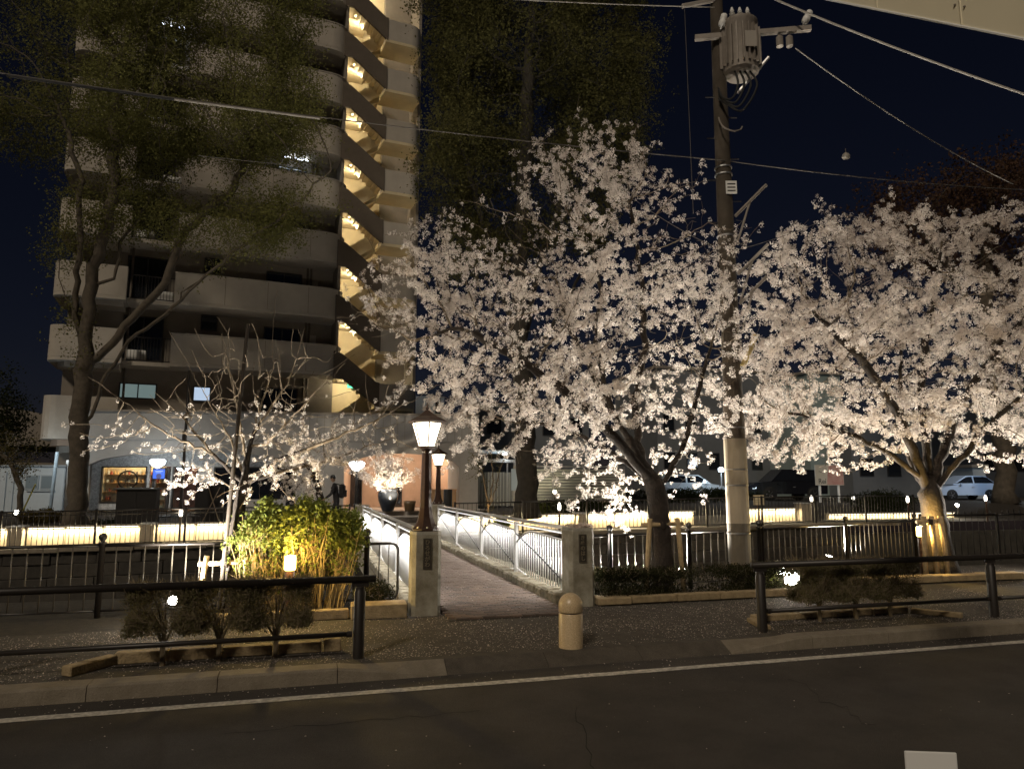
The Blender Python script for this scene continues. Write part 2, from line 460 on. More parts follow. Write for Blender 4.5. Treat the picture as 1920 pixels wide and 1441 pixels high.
mb.add(vs, fs); struct('road_marking', mb, M_paint, road)
# hairline cracks in the asphalt
M_crack = mat('crack_filler', (.018, .015, .013), .95)
for (p, q, n) in (((1075, 1320), (1115, 1441), 9), ((1480, 1270), (1640, 1360), 12), ((420, 1375), (900, 1330), 18)):
    A = at(*p, 5); mb = MB(); pts = []
    for i in range(n+1):
        px = p[0]+(q[0]-p[0])*i/n+rng.normal(0, 5); py = p[1]+(q[1]-p[1])*i/n+rng.normal(0, 2.5)
        v = at(px, py, 5)-Vector((0, 0, CAM_H)); v = v*((-.117-CAM_H)/v.z)+Vector((0, 0, CAM_H))
        a, b = ab(v); pts.append((a, b))
    vs = []; fs = []
    for i, (a, b) in enumerate(pts):
        w = .004*(1-abs(i/n-.5))+.002; vs += [(a-w, b-w, -.1165), (a+w, b+w, -.1165)]
        if i: k = 2*i; fs.append((k-2, k, k+1, k-1))
    mb.add(vs, fs); o = struct('crack', mb, M_crack, road)
sidewalk = sheet('sidewalk', -60, 60, .25, 3.02, 0., M_walk)
bank = sheet('canal_bank', -60, 60, 3.02, 6.2, -.015, M_soil)
# kerb, stone by stone; lowered in front of the footbridge
kerb = bpy.data.objects.new('kerb', None); col.objects.link(kerb); kerb.location = (OX, OY, 0); kerb.rotation_euler = (0, 0, TH); kerb['kind'] = 'structure'
def kz(a):
    if a < -1: return max(0, min(1, (-1.5-a)/1.2))
    return max(0, min(1, (a-2.0)/1.1))
edges = [-13.5+1.2*i for i in range(24)]
for a0 in edges:
    a1 = a0+1.192; vs = []; fs = []; n = 6
    for i in range(n+1):
        a = a0+(a1-a0)*i/n; h = -.105+.135*kz(a)
        for (b, z) in ((.0, -.13), (.01, h-.02), (.035, h), (.255, max(h+.004, .004)), (.255, -.13)): vs.append((a, b, z))
    for i in range(n):
        for k in range(4): q = i*5+k; fs.append((q, q+5, q+6, q+1))
    fs += [tuple(range(5)), tuple(n*5+k for k in (4, 3, 2, 1, 0))]
    o = MB().add(vs, fs).build('kerb_stone', M_kerb if max(kz(a0), kz(a1)) > .25 else M_kerbd, kerb); o['kind'] = 'structure'
# canal
water = sheet('canal_water', -60, 60, 5.5, 16.5, -1.7, M_water)
mb = MB(); mb.span((-60, 5.9, -2), (60, 6.2, -.02)); nw = struct('canal_wall', mb, M_canal); nw.location = (OX, OY, 0); nw.rotation_euler = (0, 0, TH)
fw = bpy.data.objects.new('canal_wall', None); col.objects.link(fw); fw.location = (OX, OY, 0); fw.rotation_euler = (0, 0, TH); fw['kind'] = 'structure'
M_stones = [mat('canal_block_a', (.042, .037, .03), .9, var=.3, scale=3, bump=.7, bscale=14), mat('canal_block_b', (.055, .048, .038), .9, var=.3, scale=3, bump=.7, bscale=14)]
blk = [MB().box((0, 0, 0), (1.19, .3, .375), bev=.015).mesh('canal_block', m) for m in M_stones]
rr = random.Random(5)
for row in range(5):
    for i in range(-14, 15):
        a = i*1.2+(row % 2)*.6
        o = inst('block', rr.choice(blk), fw, (a, 16.0+rr.uniform(-.03, .03)+(-.12 if row < 3 else 0), -1.55+row*.38+zfar(a, 16)-.22), (rr.uniform(-.02, .02), 0, 0)); o['kind'] = 'structure'
mb = MB(); mb.span((-60, 16.1, -2), (60, 16.5, .0)); o = struct('wall_core', mb, M_canal, fw)
for i in range(-9, 10):                              # coping stones of the far bank
    a0 = i*2.0; z = zfar(a0+1, 16)
    MB().box((a0+1, 15.98, z-.03), (1.97, .5, .12), bev=.015).build('coping_stone', M_kerb, fw)['kind'] = 'structure'
far = sheet('far_bank', -70, 90, 16.2, 60, lambda a, b: zfar(a, b)-.01, M_soil, 60, 40)
far2 = sheet('far_ground', -400, 400, 59.9, 500, .9, M_soil)
fp = sheet('far_path', -14, 16, 17.75, 20.5, lambda a, b: zfar(a, b)+.004, M_paving, 30, 6)

# ------------------------------------------------------------------ apartment tower
BO = Vector((-19.55, 30.1, 0)); BA = math.atan2(.4067, .9135)
tower = thing('apartment_building', 'tall stucco apartment tower with rounded balconies and an open lit stairwell', 'apartment building', BO, BA)
def u_at(px, v, O=BO, A=BA):                         # where a sight line meets the plane v
    k = (px-960)/F_PX/(CP-0*SP); c, s = math.cos(A), math.sin(A)
    ox, oy = O.x-v*s, O.y+v*c
    k = (px-960)/F_PX
    return (k*oy-ox)/(c-k*s)
ZB = .82
FL = {k: 7.45+2.86*(k-3) for k in range(2, 12)}; FL[2] = 4.65
mb = MB()
mb.span((.1, 1.6, ZB), (12.0, 1.9, 33)); mb.span((.1, 1.9, ZB), (.4, 11, 33)); mb.span((11.7, 1.9, ZB), (12.0, 4.6, 33))
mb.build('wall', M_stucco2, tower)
def arc(cx, cy, r, a0, a1, n=6): return [(cx+r*math.cos(R(a0+(a1-a0)*i/n)), cy+r*math.sin(R(a0+(a1-a0)*i/n))) for i in range(n+1)]
bal_path = [(4.45, .45), (4.45, .0), (5.0, 0), (5.12, -.1), (11.15, -.1)]+arc(11.15, .95, 1.05, -90, 0, 7)+[(12.2, 1.6)]
bay_path = [(-.35, 3.2), (-.35, .55)]+arc(.2, .55, .55, 180, 270, 4)+[(2.5, 0), (2.5, .45)]
bal = MB().ribbon(bal_path, -.05, 1.28, .14)
bal_me = bal.mesh('balcony_parapet', M_stucco, True); auto_smooth(bal_me)
bay_me = MB().ribbon(bay_path, -.05, 1.34, .14).mesh('bay_parapet', M_stucco, True); auto_smooth(bay_me)
joint_me = MB()
for x in (6.6, 8.5, 10.4): joint_me.span((x-.008, -.104, -.04), (x+.008, -.101, 1.27))
joint_me = joint_me.mesh('panel_joints', M_flight)
cap_me = MB().ribbon([(4.42, .45), (4.42, -.03), (5.0, -.03), (5.12, -.13), (11.15, -.13)]+arc(11.15, .95, 1.08, -90, 0, 7)+[(12.23, 1.6)], 1.283, 1.33, .20).mesh('parapet_cap', M_stucco)
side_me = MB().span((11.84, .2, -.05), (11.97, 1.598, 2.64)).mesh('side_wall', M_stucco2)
ac_me = MB().box((0, 0, .32), (.78, .28, .58), bev=.02).mesh('air_conditioner', M_white)
slab_me = MB().prism([(p[0], p[1]) for p in bal_path]+[(4.45, 1.6)], -.20, -.06).mesh('balcony_slab', M_stucco)
bslab_me = MB().prism(bay_path+[(2.5, 1.62), (.1, 1.62), (.1, 3.2)], -.20, -.06).mesh('bay_slab', M_stucco)
step_me = MB().prism([(.0, 3.2), (.0, .8), (.3, .4), (2.4, .4), (2.4, 1.6), (.1, 1.6), (.1, 3.2)], -.42, -.203).mesh('bay_corbel', M_stucco)
rail_me = MB().span((2.62, .42, -.02), (4.43, .46, .02)).mesh('rail', M_dkmetal)
rbar_me = MB().box((0, .44, .57), (.02, .02, 1.02)).mesh('rail_bar', M_dkmetal)
floor_me = MB().span((2.52, .38, -.2), (4.43, 1.6, -.02)).mesh('bay_floor', M_stucco)
def fr(w, h, t=.05, d=.09, mull=0):
    m = MB(); m.span((-w/2, -d, -h/2), (w/2, 0, -h/2+t)); m.span((-w/2, -d, h/2-t), (w/2, 0, h/2))
    m.span((-w/2, -d, -h/2+t), (-w/2+t, 0, h/2-t)); m.span((w/2-t, -d, -h/2+t), (w/2, 0, h/2-t))
    for i in range(1, mull+1): x = -w/2+w*i/(mull+1); m.span((x-t/2, -d*.8, -h/2+t), (x+t/2, -.005, h/2-t))
    return m
w1 = fr(.75, .75).mesh('small_window', M_frame); w1p = MB().span((-.34, -.035, -.34), (.34, -.004, .34)).mesh('pane', M_dkglass)
w2 = fr(1.75, 1.9, mull=1).mesh('sliding_window', M_frame); w2p = MB().span((-.415, -.03, -.9), (.415, -.004, .9)).mesh('pane', M_dkglass)
w3 = fr(1.7, 2.1, mull=1).mesh('bay_window', M_frame); w3p = MB().span((-.40, -.03, -1.0), (.40, -.004, 1.0)).mesh('pane', M_dkglass)
M_curtA = lightmat('lit_curtain', (.62, .78, 1), .75); M_curtB = lightmat('lit_curtain_teal', (.45, .62, .60), .28)
M_tube = lightmat('ceiling_tube', (.85, .92, 1), 9)
ux1, ux2, ux3 = u_at(380, 1.6), u_at(520, 1.6), u_at(255, 1.6)
for k in range(3, 11):
    z = FL[k]
    g = bpy.data.objects.new('balcony', None); col.objects.link(g); g.parent = tower; g.location = (0, 0, z)
    pp = inst('parapet', bal_me, g); inst('panel_joints', joint_me, pp)['kind'] = 'stuff'; inst('parapet_cap', cap_me, pp); inst('air_conditioner', ac_me, g, (3.0 if k % 2 else 4.0, 1.2, 0)); inst('slab', slab_me, g); inst('bay_parapet', bay_me, g); inst('bay_slab', bslab_me, g); inst('corbel', step_me, g)
    inst('side_wall', side_me, g); inst('rail', rail_me, g, (0, 0, 1.10)); inst('rail', rail_me, g, (0, 0, .04)); inst('bay_floor', floor_me, g)
    if k < 8:
        for i in range(14): inst('rail_bar', rbar_me, g, (2.69+i*.13, 0, 0))
    for (nm, me, pme, x, zz, xs) in (('window', w1, w1p, ux1, 2.25, (0,)), ('window', w2, w2p, ux2, 1.35, (-.43, .43)), ('window', w3, w3p, ux3, 1.25, (-.42, .42))):
        w = inst(nm, me, tower, (x, 1.597, z+zz))
        for q in xs: inst('pane', pme, w, (q, 0, 0))
    if k in (6, 8):                                  # ceiling tubes left on behind two balconies
        x, L = (9.6, 1.3) if k == 6 else (3.6, 1.0)
        MB().span((x-L/2, .9, z+2.50), (x+L/2, .98, z+2.56)).build('ceiling_tube', M_tube, tower)
        lamp('tube_light', 'AREA', (x, .94, z+2.46), 3, (.8, .9, 1), parent=tower, shape='RECTANGLE', size=L, size_y=.06)
# second floor: terrace level, two lit windows
z = FL[2]
w1b = fr(.78, .72)
for (x, me, pm, L) in ((u_at(374, 1.6), w1b.mesh('small_window', M_frame), M_curtA, .7), (u_at(253, 1.6), fr(1.55, .72, mull=1).mesh('wide_window', M_frame), M_curtB, 1.45)):
    w = inst('window', me, tower, (x, 1.597, 6.22)); MB().span((-L/2, -.03, -.31), (L/2, -.004, .31)).build('pane', pm, w)
w = inst('window', w2, tower, (ux2, 1.597, 5.75))
for q in (-.43, .43): inst('pane', w2p, w, (q, 0, 0))
MB().ribbon(bay_path, 4.0, 5.72, .14).build('bay_parapet', M_stucco, tower)
MB().prism(bay_path+[(2.5, 1.62), (.1, 1.62), (.1, 3.2)], 3.86, 4.0).build('bay_slab', M_stucco, tower)
MB().prism([(.0, 3.2), (.0, .8), (.3, .4), (2.4, .4), (2.4, 1.6), (.1, 1.6), (.1, 3.2)], 3.6, 3.858).build('bay_corbel', mat('corbel_lit_pink', (.46, .32, .23), .9), tower)  # pink of warm light from below put into the corbel colour
MB().prism([(.3, 3.0), (.3, 1.0), (.6, .8), (2.3, .8), (2.3, 1.6), (.4, 1.6)], 3.3, 3.598).build('bay_corbel', M_stucco, tower)
for (x, y) in ((u_at(565, 1.5), 1.52), (u_at(572, 1.5), 1.52), (2.56, 1.5)):
    MB().tube([(x, y, 4.7), (x, y, 31)], .055, 8).build('downpipe', mat('downpipe_brown', (.10, .08, .06), .6), tower)
for k in range(3, 9): MB().box((10.9, 1.57, FL[k]+1.6), (.35, .04, .9)).build('door_panel', M_stucco, tower)
# stairwell right of the balconies
SW = 16.1
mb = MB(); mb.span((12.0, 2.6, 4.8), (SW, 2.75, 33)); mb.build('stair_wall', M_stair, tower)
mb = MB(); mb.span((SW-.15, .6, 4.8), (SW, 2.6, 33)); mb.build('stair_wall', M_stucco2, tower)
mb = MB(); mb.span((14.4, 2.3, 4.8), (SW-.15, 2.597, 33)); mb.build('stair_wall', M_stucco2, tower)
lp = [(13.95, .0), (15.3, -.02)]+arc(15.35, .65, .67, -88, -5, 6)+[(16.03, 1.6)]
land_me = MB().ribbon(lp, -.2, .98, .12).mesh('landing_parapet', M_stucco, True); auto_smooth(land_me)
lslab_me = MB().prism(lp+[(13.95, 1.6)], -.36, -.205).mesh('landing_slab', M_stair)
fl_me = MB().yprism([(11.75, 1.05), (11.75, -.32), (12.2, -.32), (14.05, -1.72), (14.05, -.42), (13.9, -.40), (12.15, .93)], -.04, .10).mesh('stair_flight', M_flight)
bk_me = MB().yprism([(12.2, -2.85), (12.2, -3.12), (13.95, -1.75), (13.95, -1.48)], 1.3, 2.3).mesh('stair_flight', M_stair)
bkp_me = MB().yprism([(12.2, -1.95), (12.2, -2.85), (13.95, -1.48), (13.95, -.62)], 1.2, 1.297).mesh('inner_parapet', M_stair)
corr_me = MB().span((11.95, .1, -.22), (13.2, 2.6, -.04)).mesh('corridor_slab', M_stair)
tread_me = MB(); 
for i in range(8): tread_me.span((12.25+i*.215, .10, -.2-i*.175), (12.47+i*.215, 1.18, -.03-i*.175))
tread_me = tread_me.mesh('treads', M_stair)
dl_me = MB().lathe([(.09, 0), (.09, .03)], 10).mesh('downlight', lightmat('downlight_glow', (1, .84, .5), 4))
for k in range(2, 11):
    z = FL[k] if k > 2 else 4.72
    if k > 2:
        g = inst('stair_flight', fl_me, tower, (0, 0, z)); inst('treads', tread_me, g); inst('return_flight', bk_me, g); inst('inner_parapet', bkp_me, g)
        g = inst('landing', lslab_me, tower, (0, 0, z-1.45)); inst('parapet', land_me, g)
    inst('corridor_slab', corr_me, tower, (0, 0, z))
    for x in (12.45, 12.95): inst('downlight', dl_me, tower, (x, .8, z+2.60))
    lamp('stair_light', 'POINT', (12.75, 1.15, z+2.35), 250 if k > 2 else 280, (1, .84, .56), .10, parent=tower)
es_ = MB().span((12.62, .9, FL[2]+2.16), (12.92, .93, FL[2]+2.34)).build('exit_sign', lightmat('exit_green', (.1, .85, .45), 2.2), tower)
MB().span((11.9, 1.6, 4.6), (15.9, 2.6, 4.7)).build('terrace_slab', M_stucco2, tower)
mb = MB(); mb.span((-.3, 1.9, 33), (SW, 11, 33.4)); mb.build('roof', M_stucco2, tower)

# ------------------------------------------------------------------ podium with shop and porch
PO = Vector((-18.0, 30.2, 0)); PA = math.atan2(2.3, 16.06)
pod = thing('podium_building', 'low arched podium below the tower with the lit shop and the porch', 'building', PO, PA)
U = lambda px, v=0.: u_at(px, v, PO, PA)
mb = MB(); mb.span((-.6, -.06, 3.84), (U(897), 3.0, 5.02)); mb.build('upper_wall', M_podium, pod)
for i in range(int((U(897)-.2)/.32)):                # ribs of the panelled wall right of the shop
    x = .2+i*.32
    if x > U(555): MB().span((x-.008, -.068, 3.9), (x+.008, -.061, 4.98)).build('panel_joint', M_stucco2, pod)
MB().span((-.7, -.14, 5.02), (U(898), 3.0, 5.10)).build('coping', M_stucco2, pod)
def arched(x0, x1, spring, peak, d0=0., d1=.32, top=3.838, n=16):
    poly = [(x0, top)]+[(x0+(x1-x0)*i/n, spring+(peak-spring)*(1-(2*i/n-1)**2)**.55) for i in range(n+1)]+[(x1, top)]
    m = MB()
    vs = []; fs = []
    for i in range(n+1):
        x = x0+(x1-x0)*i/n; h = spring+(peak-spring)*max(0, (1-(2*i/n-1)**2))**.6
        vs += [(x, d0, h), (x, d0, top), (x, d1, top), (x, d1, h)]
    for i in range(n):
        a, b = 4*i, 4*i+4
        for k in range(4): fs.append((a+k, b+k, b+(k+1) % 4, a+(k+1) % 4))
    fs += [(0, 1, 2, 3), (4*n+3, 4*n+2, 4*n+1, 4*n)]
    return m.add(vs, fs)
arched(.15, U(558), 2.75, 3.34).build('arch_wall', M_podium, pod)
arched(U(647), U(862), 2.72, 3.32).build('arch_wall', M_podium, pod)
MB().span((-.55, 0, ZB), (.147, .32, 3.838)).build('pier', M_podium, pod); MB().span((U(558)+.003, 0, ZB), (U(647)-.003, .32, 3.838)).build('pier', M_podium, pod)
mb = MB(); mb.lathe([(.36, ZB), (.36, 2.95), (.42, 3.0), (.42, 3.1), (.36, 3.12), (.36, 3.83)], 20, (U(857), .5, 0)); mb.build('column', M_white, pod, smooth=True)
mb = MB(); mb.lathe([(.13, ZB), (.13, 2.75), (.19, 2.8), (.19, 2.95)], 12, (-.35, -.3, 0)); mb.build('column', M_white, pod, smooth=True)
mb = MB(); mb.span((U(862)+.003, .0, ZB), (U(897), .32, 3.838)); mb.build('pier', M_podium, pod)
# shop front
xw0, xw1, xd0, xd1, xr0, xr1 = U(196, .6), U(281, .6), U(286, .6), U(325, .6), U(328, .6), U(376, .6)
mb = MB(); mb.span((.1, .6, ZB), (xw0, .75, 3.8)); mb.span((xw0, .6, 2.72), (xr1, .75, 3.8)); mb.span((xw0, .6, ZB), (xw1, .75, 1.16)); mb.span((xw1, .6, ZB), (xd0, .75, 2.72)); mb.span((xd1, .6, ZB), (xr0, .75, 2.72)); mb.span((xr1, .6, ZB), (U(405, .6), .75, 3.8)); mb.span((U(405, .6), .6, 2.72), (U(558), .75, 3.8))
mb.build('shop_wall', M_speck, pod)
def opening(name, x0, x1, z0, z1, pane=M_glass, t=.05, y=.60):
    m = MB(); m.span((x0, y-.03, z0), (x0+t, y+.1, z1)); m.span((x1-t, y-.03, z0), (x1, y+.1, z1)); m.span((x0+t, y-.03, z1-t), (x1-t, y+.1, z1)); m.span((x0+t, y-.03, z0), (x1-t, y+.1, z0+t))
    o = m.build(name, M_frame, pod)
    MB().span((x0+t, y+.03, z0+t), (x1-t, y+.04, z1-t)).build('pane', pane, o)
    return o
opening('shop_window', xw0, xw1, 1.16, 2.72)
opening('dark_window', U(405, .6)+.01, U(556, .6), ZB+.05, 2.71, M_dkglass)
d = opening('shop_door', xd0+.12, xd1-.03, ZB+.02, 2.66, t=.10)
MB().tube([(xd0+.27, .52, 1.5), (xd0+.27, .52, 2.1)], .015, 6).build('handle', M_alu, d)
opening('shop_window', xr0+.03, xr1, ZB+.1, 2.72)
M_scr = mat('screen_blue', (.01, .01, .02), .4, emit=(.07, .20, .95), es=1.0)
s = MB().span((U(291, .5), .50, 2.17), (U(315, .5), .53, 2.62)).build('screen', M_black, pod)
MB().span((U(292, .5), .496, 2.20), (U(314, .5), .499, 2.60)).build('picture', M_scr, s)
mb = MB(); mb.yprism([(U(303, .49)+.11*math.cos(R(g)), 2.30+.11*math.sin(R(g))) for g in range(0, 360, 24)], .490, .494); mb.build('emblem', lightmat('screen_dark', (.05, .06, .35), .5), s)
mb = MB(); mb.span((U(296, .49), .490, 2.50), (U(310, .49), .494, 2.53)); mb.span((U(297, .49), .490, 2.45), (U(307, .49), .494, 2.47)); mb.build('lines', lightmat('screen_text', (.55, .7, 1), .9), s)
# shop room
mb = MB(); mb.span((.2, 1.9, ZB), (U(558), 2.05, 3.8)); mb.span((.1, .76, ZB), (.2, 2.05, 3.8)); mb.span((xr1+.2, .76, ZB), (xr1+.3, 1.9, 3.8)); mb.span((.2, .76, 3.5), (xr1+.2, 1.9, 3.6))
mb.build('shop_room_wall', mat('shop_cream', (.55, .44, .28), .8, var=.2, scale=3), pod)
MB().span((2.9, 1.3, ZB), (xr1+.19, 1.89, 3.4)).build('shop_partition', mat('shop_red', (.06, .018, .013), .7, var=.3, scale=4), pod)
MB().span((.2, .76, ZB-.02), (xr1, 1.9, ZB+.01)).build('shop_floor', mat('shop_wood', (.22, .12, .06), .5, var=.3, scale=9), pod)
rr = random.Random(11)
for zz in (1.25, 1.62, 2.0, 2.36):
    MB().span((.24, 1.56, zz), (2.8, 1.88, zz+.03)).build('shelf', mat('shelf_wood', (.20, .11, .05), .6), pod)
    for i in range(16):
        h = rr.uniform(.1, .26); w = rr.uniform(.05, .1); x = .32+i*.15+rr.uniform(-.03, .03)
        MB().lathe([(w*.6, 0), (w*.6, h*.6), (w*.3, h*.8), (w*.3, h)], 8, (x, 1.72, zz+.033)).build('goods', rr.choice([mat('goods_a', (.5, .3, .12)), mat('goods_b', (.06, .05, .04)), mat('goods_c', (.5, .47, .4)), mat('goods_d', (.32, .06, .03))]), pod)
mb = MB(); mb.tube([(.38*math.cos(R(g)), .38*math.sin(R(g)), 0) for g in range(0, 361, 15)], .035, 6)
for g in range(0, 180, 30): mb.tube([(.38*math.cos(R(g)), .38*math.sin(R(g)), 0), (-.38*math.cos(R(g)), -.38*math.sin(R(g)), 0)], .012, 4); o = mb.build('wheel_ornament', M_black, pod, (1.35, 1.2, 2.15), (R(90), 0, R(10)))
MB().span((.8, 1.05, ZB+.02), (2.3, 1.4, 1.5)).build('counter', mat('counter_wood', (.16, .09, .05), .5, var=.2), pod)
for (x, h) in ((1.1, .28), (1.5, .35), (2.0, .22)): MB().lathe([(.07, 0), (.09, h*.4), (.03, h*.8), (.04, h)], 10, (x, 1.2, 1.502)).build('goods', M_white, pod)
lamp('shop_light', 'POINT', (1.5, 1.0, 3.1), 110, (1, .76, .46), .12, parent=pod)
lamp('shop_light', 'POINT', (4.1, 1.2, 2.9), 40, (1, .6, .4), .12, parent=pod)
MB().span((1.4, .86, 2.80), (2.5, .94, 2.86)).build('ceiling_tube', lightmat('shop_tube', (1, .9, .75), 8), pod)
# porch
mb = MB(); mb.span((U(647), 3.9, ZB), (U(862)+.2, 4.05, 3.8)); mb.span((U(640), .32, ZB), (U(647)-.004, 3.9, 3.8)); mb.span((U(862)+.01, .325, ZB), (U(862)+.15, 3.9, 3.8))
mb.build('porch_wall', M_peach, pod)
MB().span((U(640), .33, 3.55), (U(862), 3.89, 3.65)).build('porch_ceiling', M_peach, pod)
MB().span((U(640), -1.2, ZB-.05), (17.0, 3.89, ZB+.02)).build('porch_floor', M_tile, pod)
MB().span((U(812, 2.), 2.0, ZB+.02), (U(862)-.02, 3.6, 3.5)).build('porch_pillar', M_peach, pod)
for (x0, x1) in ((U(632, 3.8), U(656, 3.8)), (U(657, 3.8), U(682, 3.8)), (U(742, 3.8), U(756, 3.8))):
    m = fr(x1-x0, 2.0).build('entrance_door', M_frame, pod, ((x0+x1)/2, 3.89, ZB+1.03)); MB().span((-(x1-x0)/2+.05, -.03, -.95), ((x1-x0)/2-.05, -.01, .95)).build('pane', M_dkglass, m)
lamp('porch_light', 'POINT', (12.6, 1.4, 3.25), 150, (1, .76, .55), .15, parent=pod)
lamp('porch_light', 'POINT', (14.9, .9, 3.2), 80, (1, .76, .55), .15, parent=pod)
# roof cabin on the podium terrace
cab = thing('roof_cabin', 'small pale blue cabin on the podium roof right of the stairwell', 'cabin', at(806, 776, 33.2), PA)
MB().box((0, .6, .42), (1.32, 1.2, .84), bev=.01).build('body', mat('cabin_panel', (.30, .36, .42), .6, var=.1), cab)
for x in (-.44, .02): MB().box((x, -.012, .42), (.40, .02, .74)).build('panel', mat('cabin_panel2', (.36, .42, .48), .6), cab)
MB().box((.38, -.012, .40), (.26, .02, .72)).build('door', M_dkglass, cab)
# steps up to the porch
steps = bpy.data.objects.new('entrance_steps', None); col.objects.link(steps); steps.location = (OX, OY, 0); steps.rotation_euler = (0, 0, TH); steps['kind'] = 'structure'
for i in range(4):
    MB().box((-.6, 20.7+i*.42+1.2, .22+.155*(i+1)/2-.05), (5.0, 2.4, .155*(i+1)+.1), bev=.012).build('step', M_tile, steps)['kind'] = 'structure'
plaza = sheet('porch_plaza', -4.4, 4.4, 22.0, 26.5, .86, M_tile)
# ------------------------------------------------------------------ footbridge
AL, AR, B0, B1 = -1.30, 1.20, 3.2, 16.1
br = thing('footbridge', 'brick paved footbridge crossing the canal between two rows of white railings', 'footbridge', W(0, 0))
MB().span((AL-.25, 3.0, -.45), (AR+.25, 16.4, -.04)).build('deck_slab', M_conc, br)
MB().span((AL+.28, 2.45, -.05), (AR-.28, 16.8, .012)).build('mortar_bed', M_mortar, br)
rng = np.random.default_rng(8)
bm_ = [MB().box((0, 0, 0), (.198, .094, .05), bev=.008).mesh('deck_brick', mat('deck_brick_%s' % n, c, .75, var=.3, scale=8, bump=.7, bscale=60)) for n, c in (('a', (.12, .085, .065)), ('b', (.09, .066, .052)), ('c', (.15, .105, .078)))]
W0 = AR-AL-.56; ncol = int(W0/.204); row = 0; cnt = 0
far_v = []
b = 2.5
while b < 16.7:
    off = .102*(row % 2)
    for c in range(ncol+1):
        a = AL+.28+.102+c*.204+off-.102
        if a+.1 > AR-.28 or a-.1 < AL+.26: continue
        z = .018+rng.normal(0, .0022); ro = (rng.normal(0, .012), rng.normal(0, .006), rng.normal(0, .01))
        if cnt < 290:
            inst('brick', bm_[rng.integers(3)], br, (a, b, z), ro); cnt += 1
        else: far_v.append((a, b, z, ro))
    b += .101; row += 1
mb = MB()
for (a, b, z, ro) in far_v: mb.box((a, b, z), (.196, .093, .05), rz=ro[2])
o = mb.build('brick_paving', M_brick, br); o['kind'] = 'stuff'
for s, a in ((-1, AL), (1, AR)):                     # rough stone kerbs carrying the railings
    for i in range(34):
        b0 = B0+.25+i*.37
        MB().box((a+rng.normal(0, .008), b0+.185, .06+rng.normal(0, .010)), (.54+rng.normal(0, .012), .362, .24), rz=rng.normal(0, .02), bev=.035).build('kerb_block', mat('bridge_kerb', (.15, .13, .09), .95, var=.5, scale=9, bump=1, bscale=22, stain=(.07, .06, .04)), br)

def bridge_railing(a, name_label):
    t = thing('bridge_railing', name_label, 'railing', W(a, 0), TH, 'wavy railings of the footbridge')
    n, L = 4, (B1-B0-.25)/4
    out = 1 if a > 0 else -1
    bar_cache = {}
    MB().tube([(0, B0+.1, 1.24), (0, B1, 1.24)], .034, 10).build('handrail', M_rail, t, smooth=True)
    MB().tube([(0, B0+.1, 1.165), (0, B1, 1.165)], .014, 6).build('lower_rail', M_rail, t, smooth=True)
    for i in range(n+1):
        b = B0+.25+i*L
        if i == 0: b += .12
        p = MB().span((-.03, b-.05, .10), (.03, b+.05, 1.12)).build('post', M_rail, t)
        MB().span((-.036, b-.035, 1.121), (.036, b+.035, 1.205)).build('bracket', M_white, p)
    for i in range(n):
        b1 = B0+.25+(i+1)*L-.06; b0 = b1-L+.12        # b1 far end
        top = lambda q: .78+.28*(1-(1-min(1, q/.42))**2.2)-.07*max(0, q-.42)
        bot = lambda q: .40-.19*math.sin(math.pi*(.5+.5*(1-q)))-.16*(1-q)-.06*math.sin(math.pi*q)
        P = lambda q: b1+(b0-b1)*q
        m = MB(); K = 18
        m.tube([(0, P(k/K), top(k/K)) for k in range(K+1)], .018, 6); m.tube([(0, P(k/K), bot(k/K)) for k in range(K+1)], .018, 6)
        fr_ = m.build('panel_frame', M_rail, t, smooth=True)
        MB().tube([(-.02*out, P(0), .95), (-.02*out, P(.5), .66), (-.02*out, P(1), .30)], .013, 6).build('diagonal_bar', M_dkmetal, fr_)
        nb = 21
        for k in range(1, nb):
            q = k/nb; z0, z1 = bot(q), top(q)
            me = bar_cache.get(k)
            if me is None: me = bar_cache[k] = MB().tube([(0, 0, z0), (0, 0, z1)], .0115, 6).mesh('baluster', M_rail, True)
            inst('baluster', me, fr_, (0, P(q), 0))
        # light strip under the handrail, washing the panel
        MB().span((-.012, b0+.05, 1.132), (.012, b1-.05, 1.148)).build('light_strip', lightmat('rail_led', (1, .98, .94), 1.2), t)
        lamp('rail_light', 'AREA', (.34*out, (b0+b1)/2, 1.16), 44, (1, .97, .92), parent=t, shape='RECTANGLE', size=.05, size_y=L*.9, spread=R(120), rot=(0, R(30)*out, 0))
    return t
bridge_railing(AL, 'white wavy bridge railing behind the pillar that carries the lamp')
bridge_railing(AR, 'white wavy bridge railing ending at the pillar without a lamp')

